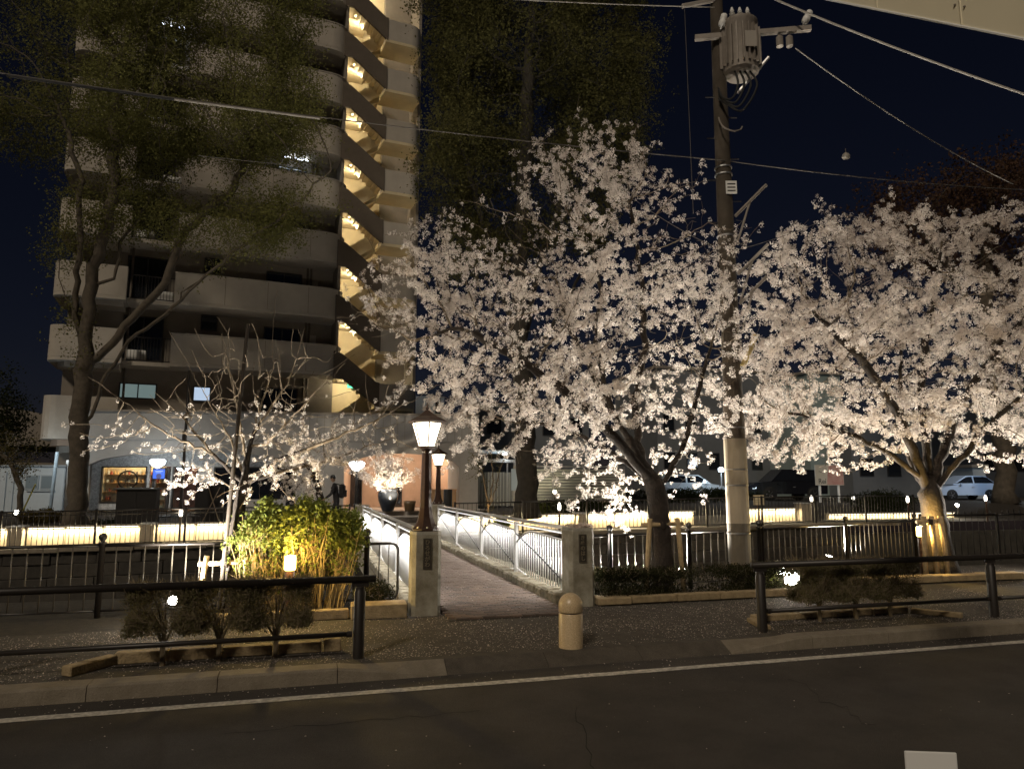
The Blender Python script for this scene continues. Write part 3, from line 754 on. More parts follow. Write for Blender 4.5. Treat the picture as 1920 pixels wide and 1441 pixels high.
def plaque(parent, chars, z0, z1):
    p = MB().box((0, -.232, (z0+z1)/2), (.135, .02, z1-z0), bev=.004).build('name_plate', mat('plate_bronze', (.045, .038, .03), .5, var=.25, scale=30), parent)
    m = MB(); h = z1-z0
    m.span((-.0655, -.246, z0+.002), (-.056, -.2425, z1-.002)); m.span((.056, -.246, z0+.002), (.0655, -.2425, z1-.002)); m.span((-.055, -.246, z1-.012), (.055, -.2425, z1-.002)); m.span((-.055, -.246, z0+.002), (.055, -.2425, z0+.012))
    m.build('plate_rim', mat('plate_rim', (.10, .085, .06), .5), p)
    for i, c in enumerate(chars):
        cu = bpy.data.curves.new('letter', 'FONT'); cu.body = c; cu.size = h/len(chars)*.92; cu.align_x = 'CENTER'; cu.align_y = 'CENTER'; cu.extrude = .004; cu.offset = .0016; cu.resolution_u = 3
        tmp = bpy.data.objects.new('letter', cu); col.objects.link(tmp)
        me = bpy.data.meshes.new_from_object(tmp.evaluated_get(bpy.context.evaluated_depsgraph_get()))
        bpy.data.objects.remove(tmp); me.materials.clear(); me.materials.append(mat('plate_letter', (.20, .17, .115), .45))
        inst('letter', me, p, (0, -.2455, z1-.02-(h-.04)*(i+.5)/len(chars)), (R(90), 0, 0))
def pillar(a, b, label, h=1.27, chars=None, z0=0., w=.45):
    t = thing('bridge_pillar', label, 'pillar', W(a, b, z0), TH, 'stone pillars at the ends of the footbridge')
    c = .055; hw = w/2
    oct_ = [(-hw+c, -hw), (hw-c, -hw), (hw, -hw+c), (hw, hw-c), (hw-c, hw), (-hw+c, hw), (-hw, hw-c), (-hw, -hw+c)]
    MB().prism(oct_, -.05, h-.06).build('shaft', M_conc, t)
    m = MB(); m.prism([(x*.985, y*.985) for x, y in oct_], h-.059, h-.01); m.build('cap', mat('pillar_cap', (.38, .36, .30), .8, var=.2, scale=6), t)
    if chars: plaque(t, chars, .70, 1.16)
    return t
pillar(-1.28, 3.18, 'stone pillar with a vertical name plate carrying the big street lamp', chars='ひろせがわ')
pillar(1.35, 3.38, 'stone pillar with a vertical name plate and fallen petals on its bare top', chars='きぬのはし')
pillar(-1.32, 16.35, 'far stone pillar without a lamp behind the leafy shrub', 1.10, z0=.2)
pillar(1.22, 16.35, 'far stone pillar carrying the smaller looking street lamp', 1.10, z0=.2)
rng = np.random.default_rng(21)                      # litter of petals on the bare pillar
pts = np.array([W(1.35+rng.uniform(-.2, .2), 3.38+rng.uniform(-.2, .2), 1.27+abs(rng.normal(0, .02))) for _ in range(160)])
o = scatter('petal_litter', leaf_variants(rng, 4, 3, .2, .9, .5), pts, np.full(160, .035), rng, M_petal2, nper=3); o['kind'] = 'stuff'

def street_lamp(loc, label, power):
    t = thing('street_lamp', label, 'street lamp', loc, TH, 'brown lantern lamps on the bridge pillars')
    MB().lathe([(.215, 0), (.215, .03), (.205, .04), (.19, .06), (.155, .12), (.125, .20), (.105, .30), (.095, .36)], 8, ph=.5).build('base', M_brown, t)
    for g in range(8): MB().lathe([(.016, 0), (.016, .02), (.008, .028)], 6, (.19*math.cos(g*math.pi/4), .19*math.sin(g*math.pi/4), .045)).build('bolt', M_alu, t)
    MB().lathe([(.095, .361), (.082, .9), (.075, 1.22), (.085, 1.24), (.085, 1.27)], 8, ph=.5).build('pole', M_brown, t)
    MB().lathe([(.06, 1.271), (.13, 1.29), (.15, 1.31), (.15, 1.325)], 6, ph=.5).build('lantern_base', M_brown, t)
    r0, r1, z0, z1 = .135, .25, 1.33, 1.70
    fm = MB()
    for k in range(6):
        g = math.pi/3*(k+.5)
        fm.tube([(r0*math.cos(g), r0*math.sin(g), z0), (r1*math.cos(g), r1*math.sin(g), z1)], .011, 6)
    fm.lathe([(r1+.005, z1-.012), (r1+.005, z1+.006)], 6, ph=.5)
    fm.build('lantern_frame', M_brown, t)
    for k in range(6):
        g0, g1 = math.pi/3*(k+.54), math.pi/3*(k+1.46)
        q = lambda r, g, z: (r*math.cos(g), r*math.sin(g), z)
        MB().add([q(r0*.97, g0, z0), q(r0*.97, g1, z0), q(r1*.97, g1, z1-.015), q(r1*.97, g0, z1-.015)], [(0, 1, 2, 3)]).build('pane', lightmat('lantern_glass', (1, .88, .66), 6), t)
    MB().lathe([(.33, 1.705), (.335, 1.72), (.26, 1.76), (.17, 1.80), (.10, 1.85), (.03, 1.90)], 6, ph=.5).build('roof', M_brown, t)
    MB().lathe([(.012, 1.90), (.03, 1.93), (.012, 1.96), (.02, 1.98), (.003, 2.03)], 8).build('finial', M_brown, t)
    lamp('lantern_light', 'POINT', (0, 0, 1.5), power, (1, .80, .5), .16, parent=t)
    return t
street_lamp(W(-1.28, 3.18, 1.262), 'large brown lantern street lamp standing on the near pillar', 75)
street_lamp(W(1.22, 16.35, 1.292), 'distant brown lantern street lamp on the far pillar', 90)

# stone bollard
t = thing('stone_bollard', 'polished beige granite bollard with a rounded top at the kerb', 'bollard', W(.115, .42))
MB().lathe([(.15, -.07), (.15, .01), (.15, .40), (.146, .408)], 32).build('body', M_granite, t, smooth=True)
auto_smooth(t.children[0].data, 50)
MB().lathe([(.128, .409), (.128, .421)], 24).build('groove', M_dkmetal, t)
MB().lathe([(.146, .422), (.15, .43), (.15, .50)]+[(.15*math.cos(R(g)), .50+.15*math.sin(R(g))) for g in range(8, 90, 8)]+[(.004, .65)], 32).build('dome', M_granite, t, smooth=True)
auto_smooth(t.children[2].data, 50)

# guard rails along the kerb
def guard_rail(a_posts, r0, r1, b, label):
    t = thing('guard_rail', label, 'guard rail', W(0, b), TH, 'dark pipe guard rails along the kerb')
    MB().tube([(r0, 0, .885), (r1, 0, .885)], .042, 12).build('top_rail', M_post, t, smooth=True)
    for a in a_posts:
        p = MB().lathe([(.066, -.05), (.066, .74), (.056, .755), (.056, .79), (.045, .80)], 14, (a, 0, 0)).build('post', M_post, t, smooth=True); auto_smooth(p.data)
        MB().span((a-.10, -.012, .80), (a+.10, .012, .85)).build('bracket', M_post, p)
    seg = [(-9, a_posts[0]-.08)] if r0 < -5 else []
    seg += [(p+.08, q-.08) for p, q in zip(a_posts[:-1], a_posts[1:])]
    for (p, q) in seg:
        l = MB().tube([(p, 0, .27), (q, 0, .27)], .028, 10).build('lower_rail', M_post, t, smooth=True)
        MB().tube([(p, 0, .27), (p+.06, 0, .27)], .036, 10).build('sleeve', M_post, l); MB().tube([(q-.06, 0, .27), (q, 0, .27)], .036, 10).build('sleeve', M_post, l)
guard_rail([-10.53, -6.49, -2.45], -10.6, -2.27, .575, 'dark two-bar guard rail in front of the bare cherry and the brown hedge')
guard_rail([2.94, 6.98, 11.02], 2.82, 11.1, .565, 'dark two-bar guard rail in front of the bright spotlight')

# planter edging
stone_me = [MB().box((0, 0, 0), (1, 1, 1), bev=.05)]
def stones(label, runs, group='sandstone edgings'):
    A = runs[0][0]
    t = thing('stone_edging', label, 'edging', W(*A), TH, group)
    rr = random.Random(int(A[0]*100))
    for (p, q, n, w, h, z) in runs:
        p, q = Vector(p), Vector(q); d = q-p; L = d.length/n; g = math.atan2(d.y, d.x)
        for i in range(n):
            c = p+d*((i+.5)/n)-Vector(A)
            MB().box((c.x, c.y, z+h/2), (L-.012, w, h+rr.uniform(-.008, .008)), rz=g+rr.uniform(-.01, .01), bev=.012).build('stone', M_stone, t)
stones('low sandstone edging under the brown hedge beside the left guard rail', [((-5.45, .55), (-5.1, 1.02), 1, .14, .11, 0), ((-5.1, 1.05), (-2.85, 1.05), 4, .16, .12, 0), ((-2.83, 1.02), (-2.62, 1.0), 1, .15, .15, 0)])
stones('sandstone edging around the small shrubs behind the right guard rail', [((3.05, .62), (3.2, 1.22), 1, .13, .07, 0), ((3.25, 1.25), (6.0, 1.25), 4, .15, .09, 0), ((6.05, 1.2), (6.45, .62), 1, .13, .07, 0)])
stones('sandstone edging running from the bridge pillar to the leafy shrub', [((-2.4, 3.15), (-1.56, 3.12), 1, .42, .20, 0), ((-4.3, 3.12), (-2.42, 3.12), 2, .16, .14, 0)])
stones('sandstone edging along the dark hedge right of the bridge', [((1.6, 3.28), (2.2, 3.25), 1, .36, .12, 0), ((2.22, 3.22), (5.6, 3.22), 4, .18, .12, 0)])
stones('pale sandstone edging around the foot of the yellow lit tree', [((7.4, 4.05), (11.6, 3.9), 4, .30, .13, 0)])

# ------------------------------------------------------------------ canal fences
bar_me = MB().tube([(0, 0, 0), (0, 0, 1.0)], .0115, 6).mesh('baluster', M_fence, True)
ball = [(.045, 0), (.045, 1.08), (.06, 1.09), (.06, 1.11), (.03, 1.12), (.035, 1.14), (.06, 1.17), (.062, 1.20), (.04, 1.235), (.005, 1.25)]
post_me = MB().lathe(ball, 12).mesh('post', M_dkmetal, True)
def canal_fence(path, label, name='canal_fence', pitch=.19, post=2.0, z=None, h=1.08, ball_posts=True, group='dark bar fences along the canal', spear=False, two=False, bar=bar_me):
    p0 = path[0]; zz = z or (lambda a, b: 0.)
    t = thing(name, label, 'fence', W(*p0), TH, group)
    nb = 0
    for (p, q) in zip(path[:-1], path[1:]):
        p, q = Vector(p), Vector(q); L = (q-p).length; n = max(1, round(L/post))
        g = math.atan2((q-p).y, (q-p).x)
        for i in range(n+1):
            if i == 0 and p != Vector(path[0]): continue
            c = p.lerp(q, i/n); zc = zz(*c)
            if ball_posts: inst('post', post_me, t, (c.x-p0[0], c.y-p0[1], zc), (0, 0, 0), (1, 1, h/1.08))
            else: MB().span((-.03, -.03, 0), (.03, .03, h+.03)).build('post', M_dkmetal, t, (c.x-p0[0], c.y-p0[1], zc), (0, 0, g))
            if i == n: break
            d = p.lerp(q, (i+1)/n); zd = zz(*d)
            for zr, r in ((h-.02, .024), (.10, .018))+(((h-.14, .014),) if two else ()):
                MB().tube([(c.x-p0[0], c.y-p0[1], zc+zr), (d.x-p0[0], d.y-p0[1], zd+zr)], r, 6).build('rail', M_dkmetal, t, smooth=True)
            m = max(1, round((d-c).length/pitch))
            for k in range(1, m):
                e = c.lerp(d, k/m); nb += 1
                if nb > 295: continue
                b_ = inst('baluster', bar, t, (e.x-p0[0], e.y-p0[1], zc+(zd-zc)*k/m+.10), (0, 0, 0), (1, 1, (h-.12)*(1.0 if not spear else 1.14)))
    return t
def loop_panel(t, x0, x1, z0, z1, bars, closed_left=False, r=.12):
    pts = [(x0, 0, z1)]+[(x1-r+r*math.sin(R(g)), 0, z1-r+r*math.cos(R(g))) for g in range(0, 91, 15)]+[(x1-r+r*math.cos(R(g)), 0, z0+r-r*math.sin(R(g))) for g in range(0, 91, 15)]+[(x0, 0, z0)]
    MB().tube(pts, .024, 8).build('end_loop', M_dkmetal, t, smooth=True)
    for i in range(bars):
        x = x0+(x1-x0)*(i+1)/(bars+1); inst('baluster', bar_me, t, (x, 0, z0), (0, 0, 0), (1, 1, z1-z0))
f = canal_fence([(-2.1, 4.15), (-12.0, 4.2)], 'dark bar fence on the near canal bank behind the leafy shrub', post=2.0)
loop_panel(f, .05, .52, .10, 1.0, 2)
f = canal_fence([(2.25, 4.1), (5.9, 4.85)], 'dark bar fence between the bridge pillar and the utility pole', post=1.9)
for o in list(f.children):
    pass
g = MB(); pts = [(-.05, -.02, 1.05), (-.45, -.06, 1.05), (-.53, -.07, 1.02), (-.57, -.08, .95), (-.57, -.08, .2), (-.53, -.07, .13), (-.45, -.06, .10), (-.05, -.02, .10)]
g.tube(pts, .024, 8); g.build('end_loop', M_dkmetal, f, smooth=True)
for x in (-.2, -.38): inst('baluster', bar_me, f, (x, x*.14, .10), (0, 0, 0), (1, 1, .95))
canal_fence([(6.0, 4.9), (11.7, 6.7)], 'dark bar fence lit by the spotlight right of the utility pole', post=2.9)
spear_me = MB().tube([(0, 0, 0), (0, 0, .93)], .0095, 6).lathe([(.008, .90), (.022, .92), (.016, .95), (.002, 1.0)], 6).mesh('baluster', M_dkmetal, True)
canal_fence([(11.9, 6.7), (22.0, 6.9)], 'dark fence with spear tips right of the yellow lit tree', post=2.5, pitch=.21, ball_posts=False, spear=True, h=1.2, bar=spear_me)
bar2_me = MB().span((-.008, -.008, 0), (.008, .008, 1.0)).mesh('baluster', M_dkmetal)
canal_fence([(-1.75, 16.05), (-19.0, 16.05)], 'dark bar fence on the far bank in front of the shop', pitch=.14, post=2.4, z=zfar, ball_posts=False, two=True, h=1.1, bar=bar2_me)
canal_fence([(1.75, 16.05), (21.0, 16.05)], 'dark bar fence on the far bank right of the bridge', pitch=.15, post=2.4, z=zfar, ball_posts=False, h=1.1, bar=bar2_me)

# ------------------------------------------------------------------ lights in the ground
M_yel = lightmat('garden_glow', (1, .74, .22), 11)
def garden_light(loc, label, power, h=.70):
    t = thing('garden_light', label, 'garden light', loc, TH, 'yellow post lights in the planting')
    MB().lathe([(.11, -.02), (.11, .02), (.075, .03), (.075, h)], 16).build('post', M_brown, t, smooth=False)
    MB().lathe([(.07, h+.001), (.085, h+.02), (.085, h+.19), (.075, h+.2)], 16).build('glow', M_yel, t, smooth=True)
    MB().lathe([(.088, h+.201), (.088, h+.212), (.05, h+.222)], 16).build('cap', M_alu, t)
    lamp('garden_lamp', 'POINT', (0, -.02, h+.29), power*.5, (1, .66, .2), .05, parent=t)
    lamp('garden_lamp', 'POINT', (0, -.16, h+.10), power*.15, (1, .66, .2), .04, parent=t)
    return t
garden_light(W(-3.30, 3.35), 'yellow glowing post light in front of the leafy shrub', 190)
garden_light(W(9.72, 4.55), 'yellow glowing post light beside the tree with stakes', 260, .86)
M_flood = lightmat('flood_glow', (1, .95, .85), 60)
def flood(loc, target, label, power, ang=95, colr=(1, .92, .79), face=None, glow=M_flood, blend=.6, fill=0, back=0, fs=1.):
    t = thing('spotlight', label, 'spotlight', loc, 0, 'ground spotlights under the cherry trees')
    MB().tube([(0, 0, -.03), (0, 0, .16)], .018, 8).build('stake', M_dkmetal, t)
    d = (Vector(target)-Vector(loc)-Vector((0, 0, .2))).normalized()
    q = d.to_track_quat('Z', 'Y').to_euler()
    h = MB().lathe([(.03, -.13), (.06, -.11), (.075, -.02), (.085, .0), (.085, .035), (.074, .036), (.07, .008)], 16).build('housing', M_dkmetal, t, (0, 0, .20), q, True)
    MB().lathe([(.068, .018), (.05, .022)], 16).build('lens', glow, h)
    if face:                                         # the second head that looks at the street
        q2 = (Vector(face)-Vector(loc)).to_track_quat('Z', 'Y').to_euler()
        h2 = MB().lathe([(.04, -.10), (.09, -.08), (.115, .0), (.115, .03), (.108, .031), (.10, .008)], 16).build('housing', M_dkmetal, t, (.12, .0, .24), q2, True); h2.scale = (fs, fs, fs)
        MB().lathe([(.105, .034), (.085, .055), (.01, .07)], 16).build('lens', glow, h2)
    if fill: lamp('spot_spill', 'POINT', Vector((.12, 0, .24))+(Vector(face)-Vector(loc)).normalized()*.12, fill, colr, .06, parent=t)
    if back: lamp('spot_spill', 'POINT', (-.06, .14, .34), back, colr, .05, parent=t)
    p = Vector((0, 0, .20))+d*.06
    lamp('spot_beam', 'SPOT', p, power, colr, .05, parent=t, spot_size=R(ang), spot_blend=blend, target=p+d)
    return t
flood(W(5.47, 3.55, .06), at(1640, 560, 15.5), 'bright spotlight behind the small clipped shrubs facing the street', 1700, 120, face=(0, 0, 2.0), fill=90, back=110, fs=1.7)
flood(W(-5.0, 3.3, .10), at(470, 780, 11.8), 'small spotlight seen through the brown hedge under the bare cherry', 1900, 115, face=(0, 0, 2), fill=5, back=24, fs=.6)
flood(W(4.4, 5.9, .05), at(1060, 560, 12.8), 'spotlight on the canal bank aimed up into the large cherry', 2300, 130)
flood(W(4.3, 5.2, .05), at(1250, 450, 13.3), 'spotlight behind the utility pole aimed up into the large cherry', 1500, 125)
flood(W(1.75, 3.95, .0), at(1010, 640, 12.4), 'spotlight behind the bare bridge pillar aimed at the hanging branch of the cherry', 230, 120)
flood(W(12.9, 4.6, .12), at(1800, 600, 15.6), 'bright spotlight at the right end of the guard rail', 1800, 120, face=(0, 0, 2), fill=30, back=30, fs=1.2)
flood(W(9.0, 6.6, .05), at(1640, 600, 15.6), 'spotlight on the canal bank behind the staked tree', 1800, 125)
# ------------------------------------------------------------------ utility pole
up = W(4.84, 3.95); PX, PY = up.x, up.y
t = thing('utility_pole', 'tall concrete utility pole with a transformer and cable brackets', 'utility pole', up, 0)
def pr(z): return .205-.0062*z
MB().lathe([(pr(z), z) for z in (-.1, 3, 6, 9, 12, 15)], 20).build('pole', mat('pole_concrete', (.068, .055, .041), .9, var=.2, scale=4, bump=.3), t, smooth=True)
MB().lathe([(pr(.8)+.012, 1.25), (pr(.8)+.012, 2.85)], 24).build('sheet_wrap', mat('pole_wrap', (.40, .34, .25), .6, var=.06, scale=3), t, smooth=False)
MB().lathe([(pr(.8)+.010, .5), (pr(.8)+.010, 1.249)], 24).build('sheet_wrap', mat('pole_wrap_dark', (.13, .11, .08), .6, var=.1), t)
MB().lathe([(pr(3)+.010, 2.851), (pr(3)+.010, 3.5)], 24).build('sheet_wrap', mat('pole_wrap_brown', (.09, .07, .05), .6, var=.1), t)
for z in (1.05, 1.95, 2.25, 3.05, 6.9, 8.2, 8.35): MB().lathe([(pr(z)+.024, z), (pr(z)+.024, z+.025)], 20).build('band', M_alu, t)
for i in range(16):
    z = 3.6+i*.45; s = 1 if i % 2 else -1
    MB().tube([(s*pr(z)*.8, -.03, z), (s*(pr(z)+.17), -.03, z)], .012, 6).build('step_bolt', M_post, t)
MB().span((-.02, -pr(8)-.03, 7.75), (.20, -pr(8)-.015, 8.02)).build('number_plate', M_white, t)
mb = MB(); 
for i in range(3): mb.span((.01, -pr(8)-.034, 7.94-i*.07), (.17, -pr(8)-.0305, 7.965-i*.07))
mb.build('plate_print', M_post, t)
# transformer: ribbed can on the pole
tr = Vector((.40, -.15, 10.3))
M_gal = mat('galvanised', (.26, .23, .20), .6, metal=.1, var=.15, scale=8)
g = MB().lathe([(.30, 0), (.36, .06), (.36, 1.05), (.38, 1.08), (.38, 1.14), (.24, 1.24), (.04, 1.27)], 24).build('transformer', M_gal, t, tr, smooth=True); auto_smooth(g.data)
for k in range(22):
    a = 2*math.pi*k/22
    MB().box((.385*math.cos(a), .385*math.sin(a), .55), (.07, .022, .80), rz=a).build('cooling_fin', M_gal, g)
MB().span((-.03, -.44, .38), (.20, -.425, .72)).build('rating_plate', mat('plate_grey', (.36, .33, .29), .5), g)
for k in (-1, 0, 1): MB().lathe([(.05, 0), (.03, .03), (.06, .05), (.03, .08), (.06, .10), (.03, .13), (.045, .15), (.02, .24)], 10, (k*.16, -.10, 1.22)).build('bushing', M_white, g)
c = MB().box((.62, -.30, 11.15), (2.3, .10, .10), rz=R(-8)).build('crossarm', M_gal, t)
for (x, zz, tilt) in ((-.02, .10, 15), (1.62, .10, 28)):
    MB().lathe([(.02, 0), (.02, .05), (.07, .07), (.075, .17), (.05, .2), (.07, .23), (.065, .32), (.02, .35)], 12).build('insulator', M_white, c, (x, -.30-.14*x*.6, 11.15+zz), (0, R(tilt), 0), True)
for x in (1.15, 1.35): MB().lathe([(.03, 0), (.07, .02), (.07, .22), (.03, .26)], 10).build('fuse_box', M_gal, c, (x, -.36, 10.80))
MB().tube([(.30, -.2, 9.9), (.95, -.25, 10.65)], .035, 6).build('brace', M_alu, t)
MB().tube([(-.75, -.1, 11.9), (.0, -.1, 12.05)], .05, 8).build('arm', M_gal, t)
def smooth_pts(P, n=6):                              # rounded path through the points
    P = [Vector(p) for p in P]; P = [P[0]]+P+[P[-1]]; out = []
    for k in range(1, len(P)-2):
        for i in range(n):
            q = i/n; a, b, c, d = P[k-1:k+3]
            out.append(.5*((2*b)+(c-a)*q+(2*a-5*b+4*c-d)*q*q+(3*b-a-3*c+d)*q**3))
    return out+[P[-2]]
for i in range(4):                                   # drop loops of cable below the transformer
    MB().tube(smooth_pts([(.22+.10*i, -.30, 10.34), (.24+.12*i, -.42-.02*i, 9.98-.03*i), (.12+.06*i, -.44, 9.66-.09*i), (-.05+.03*i, -.36, 9.70-.05*i), (-.10, -.22, 10.0-.08*i)]), .022, 6).build('cable_loop', M_rubber, t, smooth=True)
MB().tube(smooth_pts([(-.12, -.22, 9.35), (-.08, -.34, 9.10), (.10, -.40, 8.97), (.26, -.36, 9.02), (.34, -.25, 9.14)]), .016, 6).build('cable_loop', M_gal, t, smooth=True)
for z0, L in ((7.3, 1.0), (6.1, .95), (5.5, .85)):   # galvanised cable brackets
    b_ = MB().tube([(pr(z0), -.12, z0), (pr(z0)+.62*L, -.22, z0+.62*L)], .034, 6).build('bracket', M_gal, t)
    MB().tube([(pr(z0)+.02, -.12, z0-.55), (pr(z0)+.30*L, -.17, z0+.30*L)], .022, 6).build('strut', M_gal, b_)
MB().tube([(.16, -.18, 4.25), (.42, -.25, 4.85)], .055, 10).build('guy_cover', mat('guy_yellow', (.55, .42, .16), .6), t)

M_cable = mat('cable', (.10, .09, .08), .6)
M_cable2 = mat('cable_bright', (.30, .28, .25), .5)
def cable(pts, r, label, m=M_cable, sag=0., n=24, name='overhead_cable'):
    P = []
    for a, b in zip(pts[:-1], pts[1:]):
        a, b = Vector(a), Vector(b)
        for i in range(n+1):
            if P and i == 0: continue
            q = i/n; P.append(a.lerp(b, q)-Vector((0, 0, sag*4*q*(1-q))))
    o = thing(name, label, 'cable', P[0], 0, 'overhead cables'); P0 = P[0]
    MB().tube([p-P0 for p in P], r, 6).build('wire', m, o, smooth=True)
    return o, P0
A1 = at(-60, 128, 11.5); A2 = Vector((PX-.1, PY-.2, 8.45)); A3 = at(1990, 358, 19)
o, P0 = cable([A1, A2, A3], .011, 'thin overhead cable crossing the whole view at mid height', M_cable, .12)
for f_ in (.05, ): pass
s0, s1, s2 = A1.lerp(A2, .045), A1.lerp(A2, .245), A1.lerp(A2, .43)
dz = lambda q: Vector((0, 0, -.12*4*q*(1-q)-.03))
MB().tube([s0+dz(.045)-P0, s1+dz(.245)-P0], .026, 8).build('cable_sleeve', M_rubber, o); MB().tube([s1+dz(.245)-P0, s2+dz(.43)-P0], .019, 8).build('cable_sleeve', M_cable2, o)
cable([Vector((PX+.2, PY-.2, 12.45)), at(1990, 200, 11.5)], .02, 'thick bright cable running from the pole top to the upper right', M_cable2, .10)
cable([Vector((PX+1.45, PY-.4, 10.75)), at(1900, 345, 19.5)], .013, 'cable descending from the transformer arm to the lower right', M_cable2, .2)
cable([Vector((PX-.7, PY-.1, 11.9)), at(1300, 400, 13.2)], .006, 'thin vertical wire hanging left of the utility pole', M_cable)
cable([at(372, 292, 17), at(570, 313, 20)], .008, 'short pale wire in front of the tall tree', M_cable, .0)
cable([at(1195, 378, 14.5), Vector((PX, PY, 6.6)), at(1560, 405, 17)], .008, 'faint low cable behind the two flowering trees', M_cable, .08)
cable([at(800, -12, 16), at(1340, 14, 13.4)], .011, 'cable at the top edge running to the pole head', M_cable2, .05)
o = thing('cable_lamp', 'small round cable box hanging on the overhead cable right of the pole', 'cable box', at(1586, 291, 15.2), 0)
MB().lathe([(.02, .06), (.06, .03), (.09, -.02), (.08, -.07), (.02, -.09)], 12).build('body', M_cable2, o, smooth=True); MB().tube([(0, 0, .06), (0, 0, .16)], .01, 6).build('hook', M_cable, o)

# beige fascia of a canopy above the near side of the street, and a white marker board below
t = thing('canopy_fascia', 'beige canopy panel hanging into the upper corner above the cables', 'canopy', at(1560, 0, 6.2), 0)
p0, p1 = at(1540, -5, 6.2), at(1960, 78, 4.4)
mb = MB(); d = p1-p0; up_ = Vector((0, 0, 1.3)); nrm = d.cross(up_).normalized()*.06
q0, q1 = p0-d*.35-Vector((0, 0, 0)), p1+d*.25
L = t.location
mb.add([q0-L, q1-L, q1-L+up_, q0-L+up_, q0-L-nrm, q1-L-nrm, q1-L+up_-nrm, q0-L+up_-nrm], [(0, 1, 2, 3), (7, 6, 5, 4), (0, 4, 5, 1), (1, 5, 6, 2), (2, 6, 7, 3), (3, 7, 4, 0)])
mb.build('panel', mat('fascia_beige', (.80, .74, .56), .7, var=.03, scale=2), t)
for q in (.18, .42, .66, .9):                        # panel joints and rivets of the fascia
    e = q0-L+(q1-q0)*q+nrm*.06; MB().tube([e, e+up_], .006, 4).build('joint', MATS['fascia_beige'], t)
    for z_ in (.12, .45, .8):
        for s_ in (-.012, .012): MB().lathe([(.009, -.004), (.009, .004), (.004, .008)], 8).build('rivet', M_gal, t, e+(q1-q0)*s_+up_*z_+nrm*.05, (R(90), 0, 0))
mb = MB(); mb.tube([q0-L-Vector((0, 0, .012))+nrm*.1, q1-L-Vector((0, 0, .012))+nrm*.1], .010, 6); mb.build('edge_trim', M_white, t)
v = at(1744, 1408, 3.6)
t = thing('marker_board', 'small white board on a stem standing at the near edge of the road', 'board', (v.x, v.y, -.12), R(-6))
MB().box((0, 0, v.z+.12-.10), (.235, .012, .20), bev=.004).build('board', M_white, t); MB().tube([(0, .02, 0), (0, .02, v.z)], .02, 8).build('stem', M_alu, t)
MB().lathe([(.14, 0), (.14, .03), (.05, .06)], 14, (0, .02, 0)).build('foot', M_rubber, t)
# ------------------------------------------------------------------ far bank: lit low walls
M_board = mat('wall_board', (.72, .60, .42), .7, var=.12, scale=3)
M_wallpost = mat('wall_post', (.34, .29, .22), .85, var=.2, scale=6)
def lit_wall(a0, a1, b, label, n, h=.54, power=58, z=None):
    zz = z if z is not None else None
    t = thing('lit_wall', label, 'low wall', W(a0, b), TH, 'low walls with a light strip under the coping')
    for i in range(n):
        x0 = (a1-a0)*i/n; x1 = (a1-a0)*(i+1)/n; zb = zfar((a0+(x0+x1)/2), b)
        MB().span((x0+.012, 0, zb-.1), (x1-.012, .12, zb+h)).build('panel', M_board, t)
        MB().span((x0+.005, -.10, zb+h+.002), (x1-.005, .16, zb+h+.05)).build('coping', M_wallpost, t)
        MB().span((x0+.05, -.085, zb+h-.012), (x1-.05, -.060, zb+h+.0)).build('light_strip', lightmat('led_strip', (1, .90, .68), 5), t)
        lamp('strip_light', 'AREA', ((x0+x1)/2, -.07, zb+h-.02), power*(x1-x0)/2, (1, .84, .52), parent=t, shape='RECTANGLE', size=(x1-x0)*.95, size_y=.03, rot=(R(-22), 0, 0))
    return t
def wall_block(a, b, label, h=.62, w=.40):
    t = thing('wall_pier', label, 'pier', W(a, b, zfar(a, b)), TH, 'short piers of the lit walls')
    MB().box((0, 0, h/2-.05), (w, .5, h), bev=.01).build('block', M_wallpost, t); MB().box((0, 0, h-.02), (w+.05, .55, .05), bev=.01).build('cap', M_speck, t)
lit_wall(-17.0, -11.85, 17.4, 'glowing low wall left of the stone pier under the big tree', 4)
wall_block(-11.6, 17.4, 'stone pier of the lit wall below the big tree trunk')
lit_wall(-11.35, -8.2, 17.4, 'glowing low wall in front of the black cabinet', 3)
wall_block(-7.95, 17.4, 'stone pier of the lit wall right of the black cabinet')
lit_wall(-7.7, -1.9, 17.4, 'glowing low wall behind the bare cherry', 5)
lit_wall(2.1, 6.6, 17.4, 'glowing low wall right of the bridge rail', 4)
wall_block(6.85, 17.4, 'stone pier of the lit wall under the hanging blossoms', .6)
lit_wall(7.1, 11.6, 17.4, 'glowing low wall between the cherry trunk and the utility pole', 4)
lit_wall(14.2, 17.2, 18.6, 'glowing low wall behind the fence right of the utility pole', 3, .5)
lit_wall(19.0, 26.0, 18.8, 'faintly visible glowing wall behind the spear fence', 4, .22, 25)
wall_block(17.6, 18.6, 'stone pier at the end of the glowing wall under the sign board', .75, .5)
# sloping path shoulder beside them and lit stone edge
for (px, Y, lab) in ((338, 22.4, 'thin lit path post in front of the dark gate'), (1049, 23.6, 'thin lit path post right of the bridge'), (1524, 29.3, 'thin lit path post below the sign board'), (1705, 28.0, 'thin lit path post just left of the staked tree'), (1852, 30.3, 'thin lit path post in front of the pale blue car')):
    v = at(px, 980, Y); a, b = ab(v)
    t = thing('path_light', lab, 'path light', (v.x, v.y, zfar(a, b)), TH, 'thin path lights on the far bank')
    MB().tube([(0, 0, 0), (0, 0, .85)], .035, 8).build('post', M_brown, t)
    MB().lathe([(.036, .851), (.055, .90), (.055, 1.02), (.02, 1.10)], 10).build('glow', lightmat('path_glow', (1, .92, .78), 5), t)
    lamp('path_lamp', 'POINT', (0, -.12, .98), 5, (1, .85, .6), .04, parent=t)
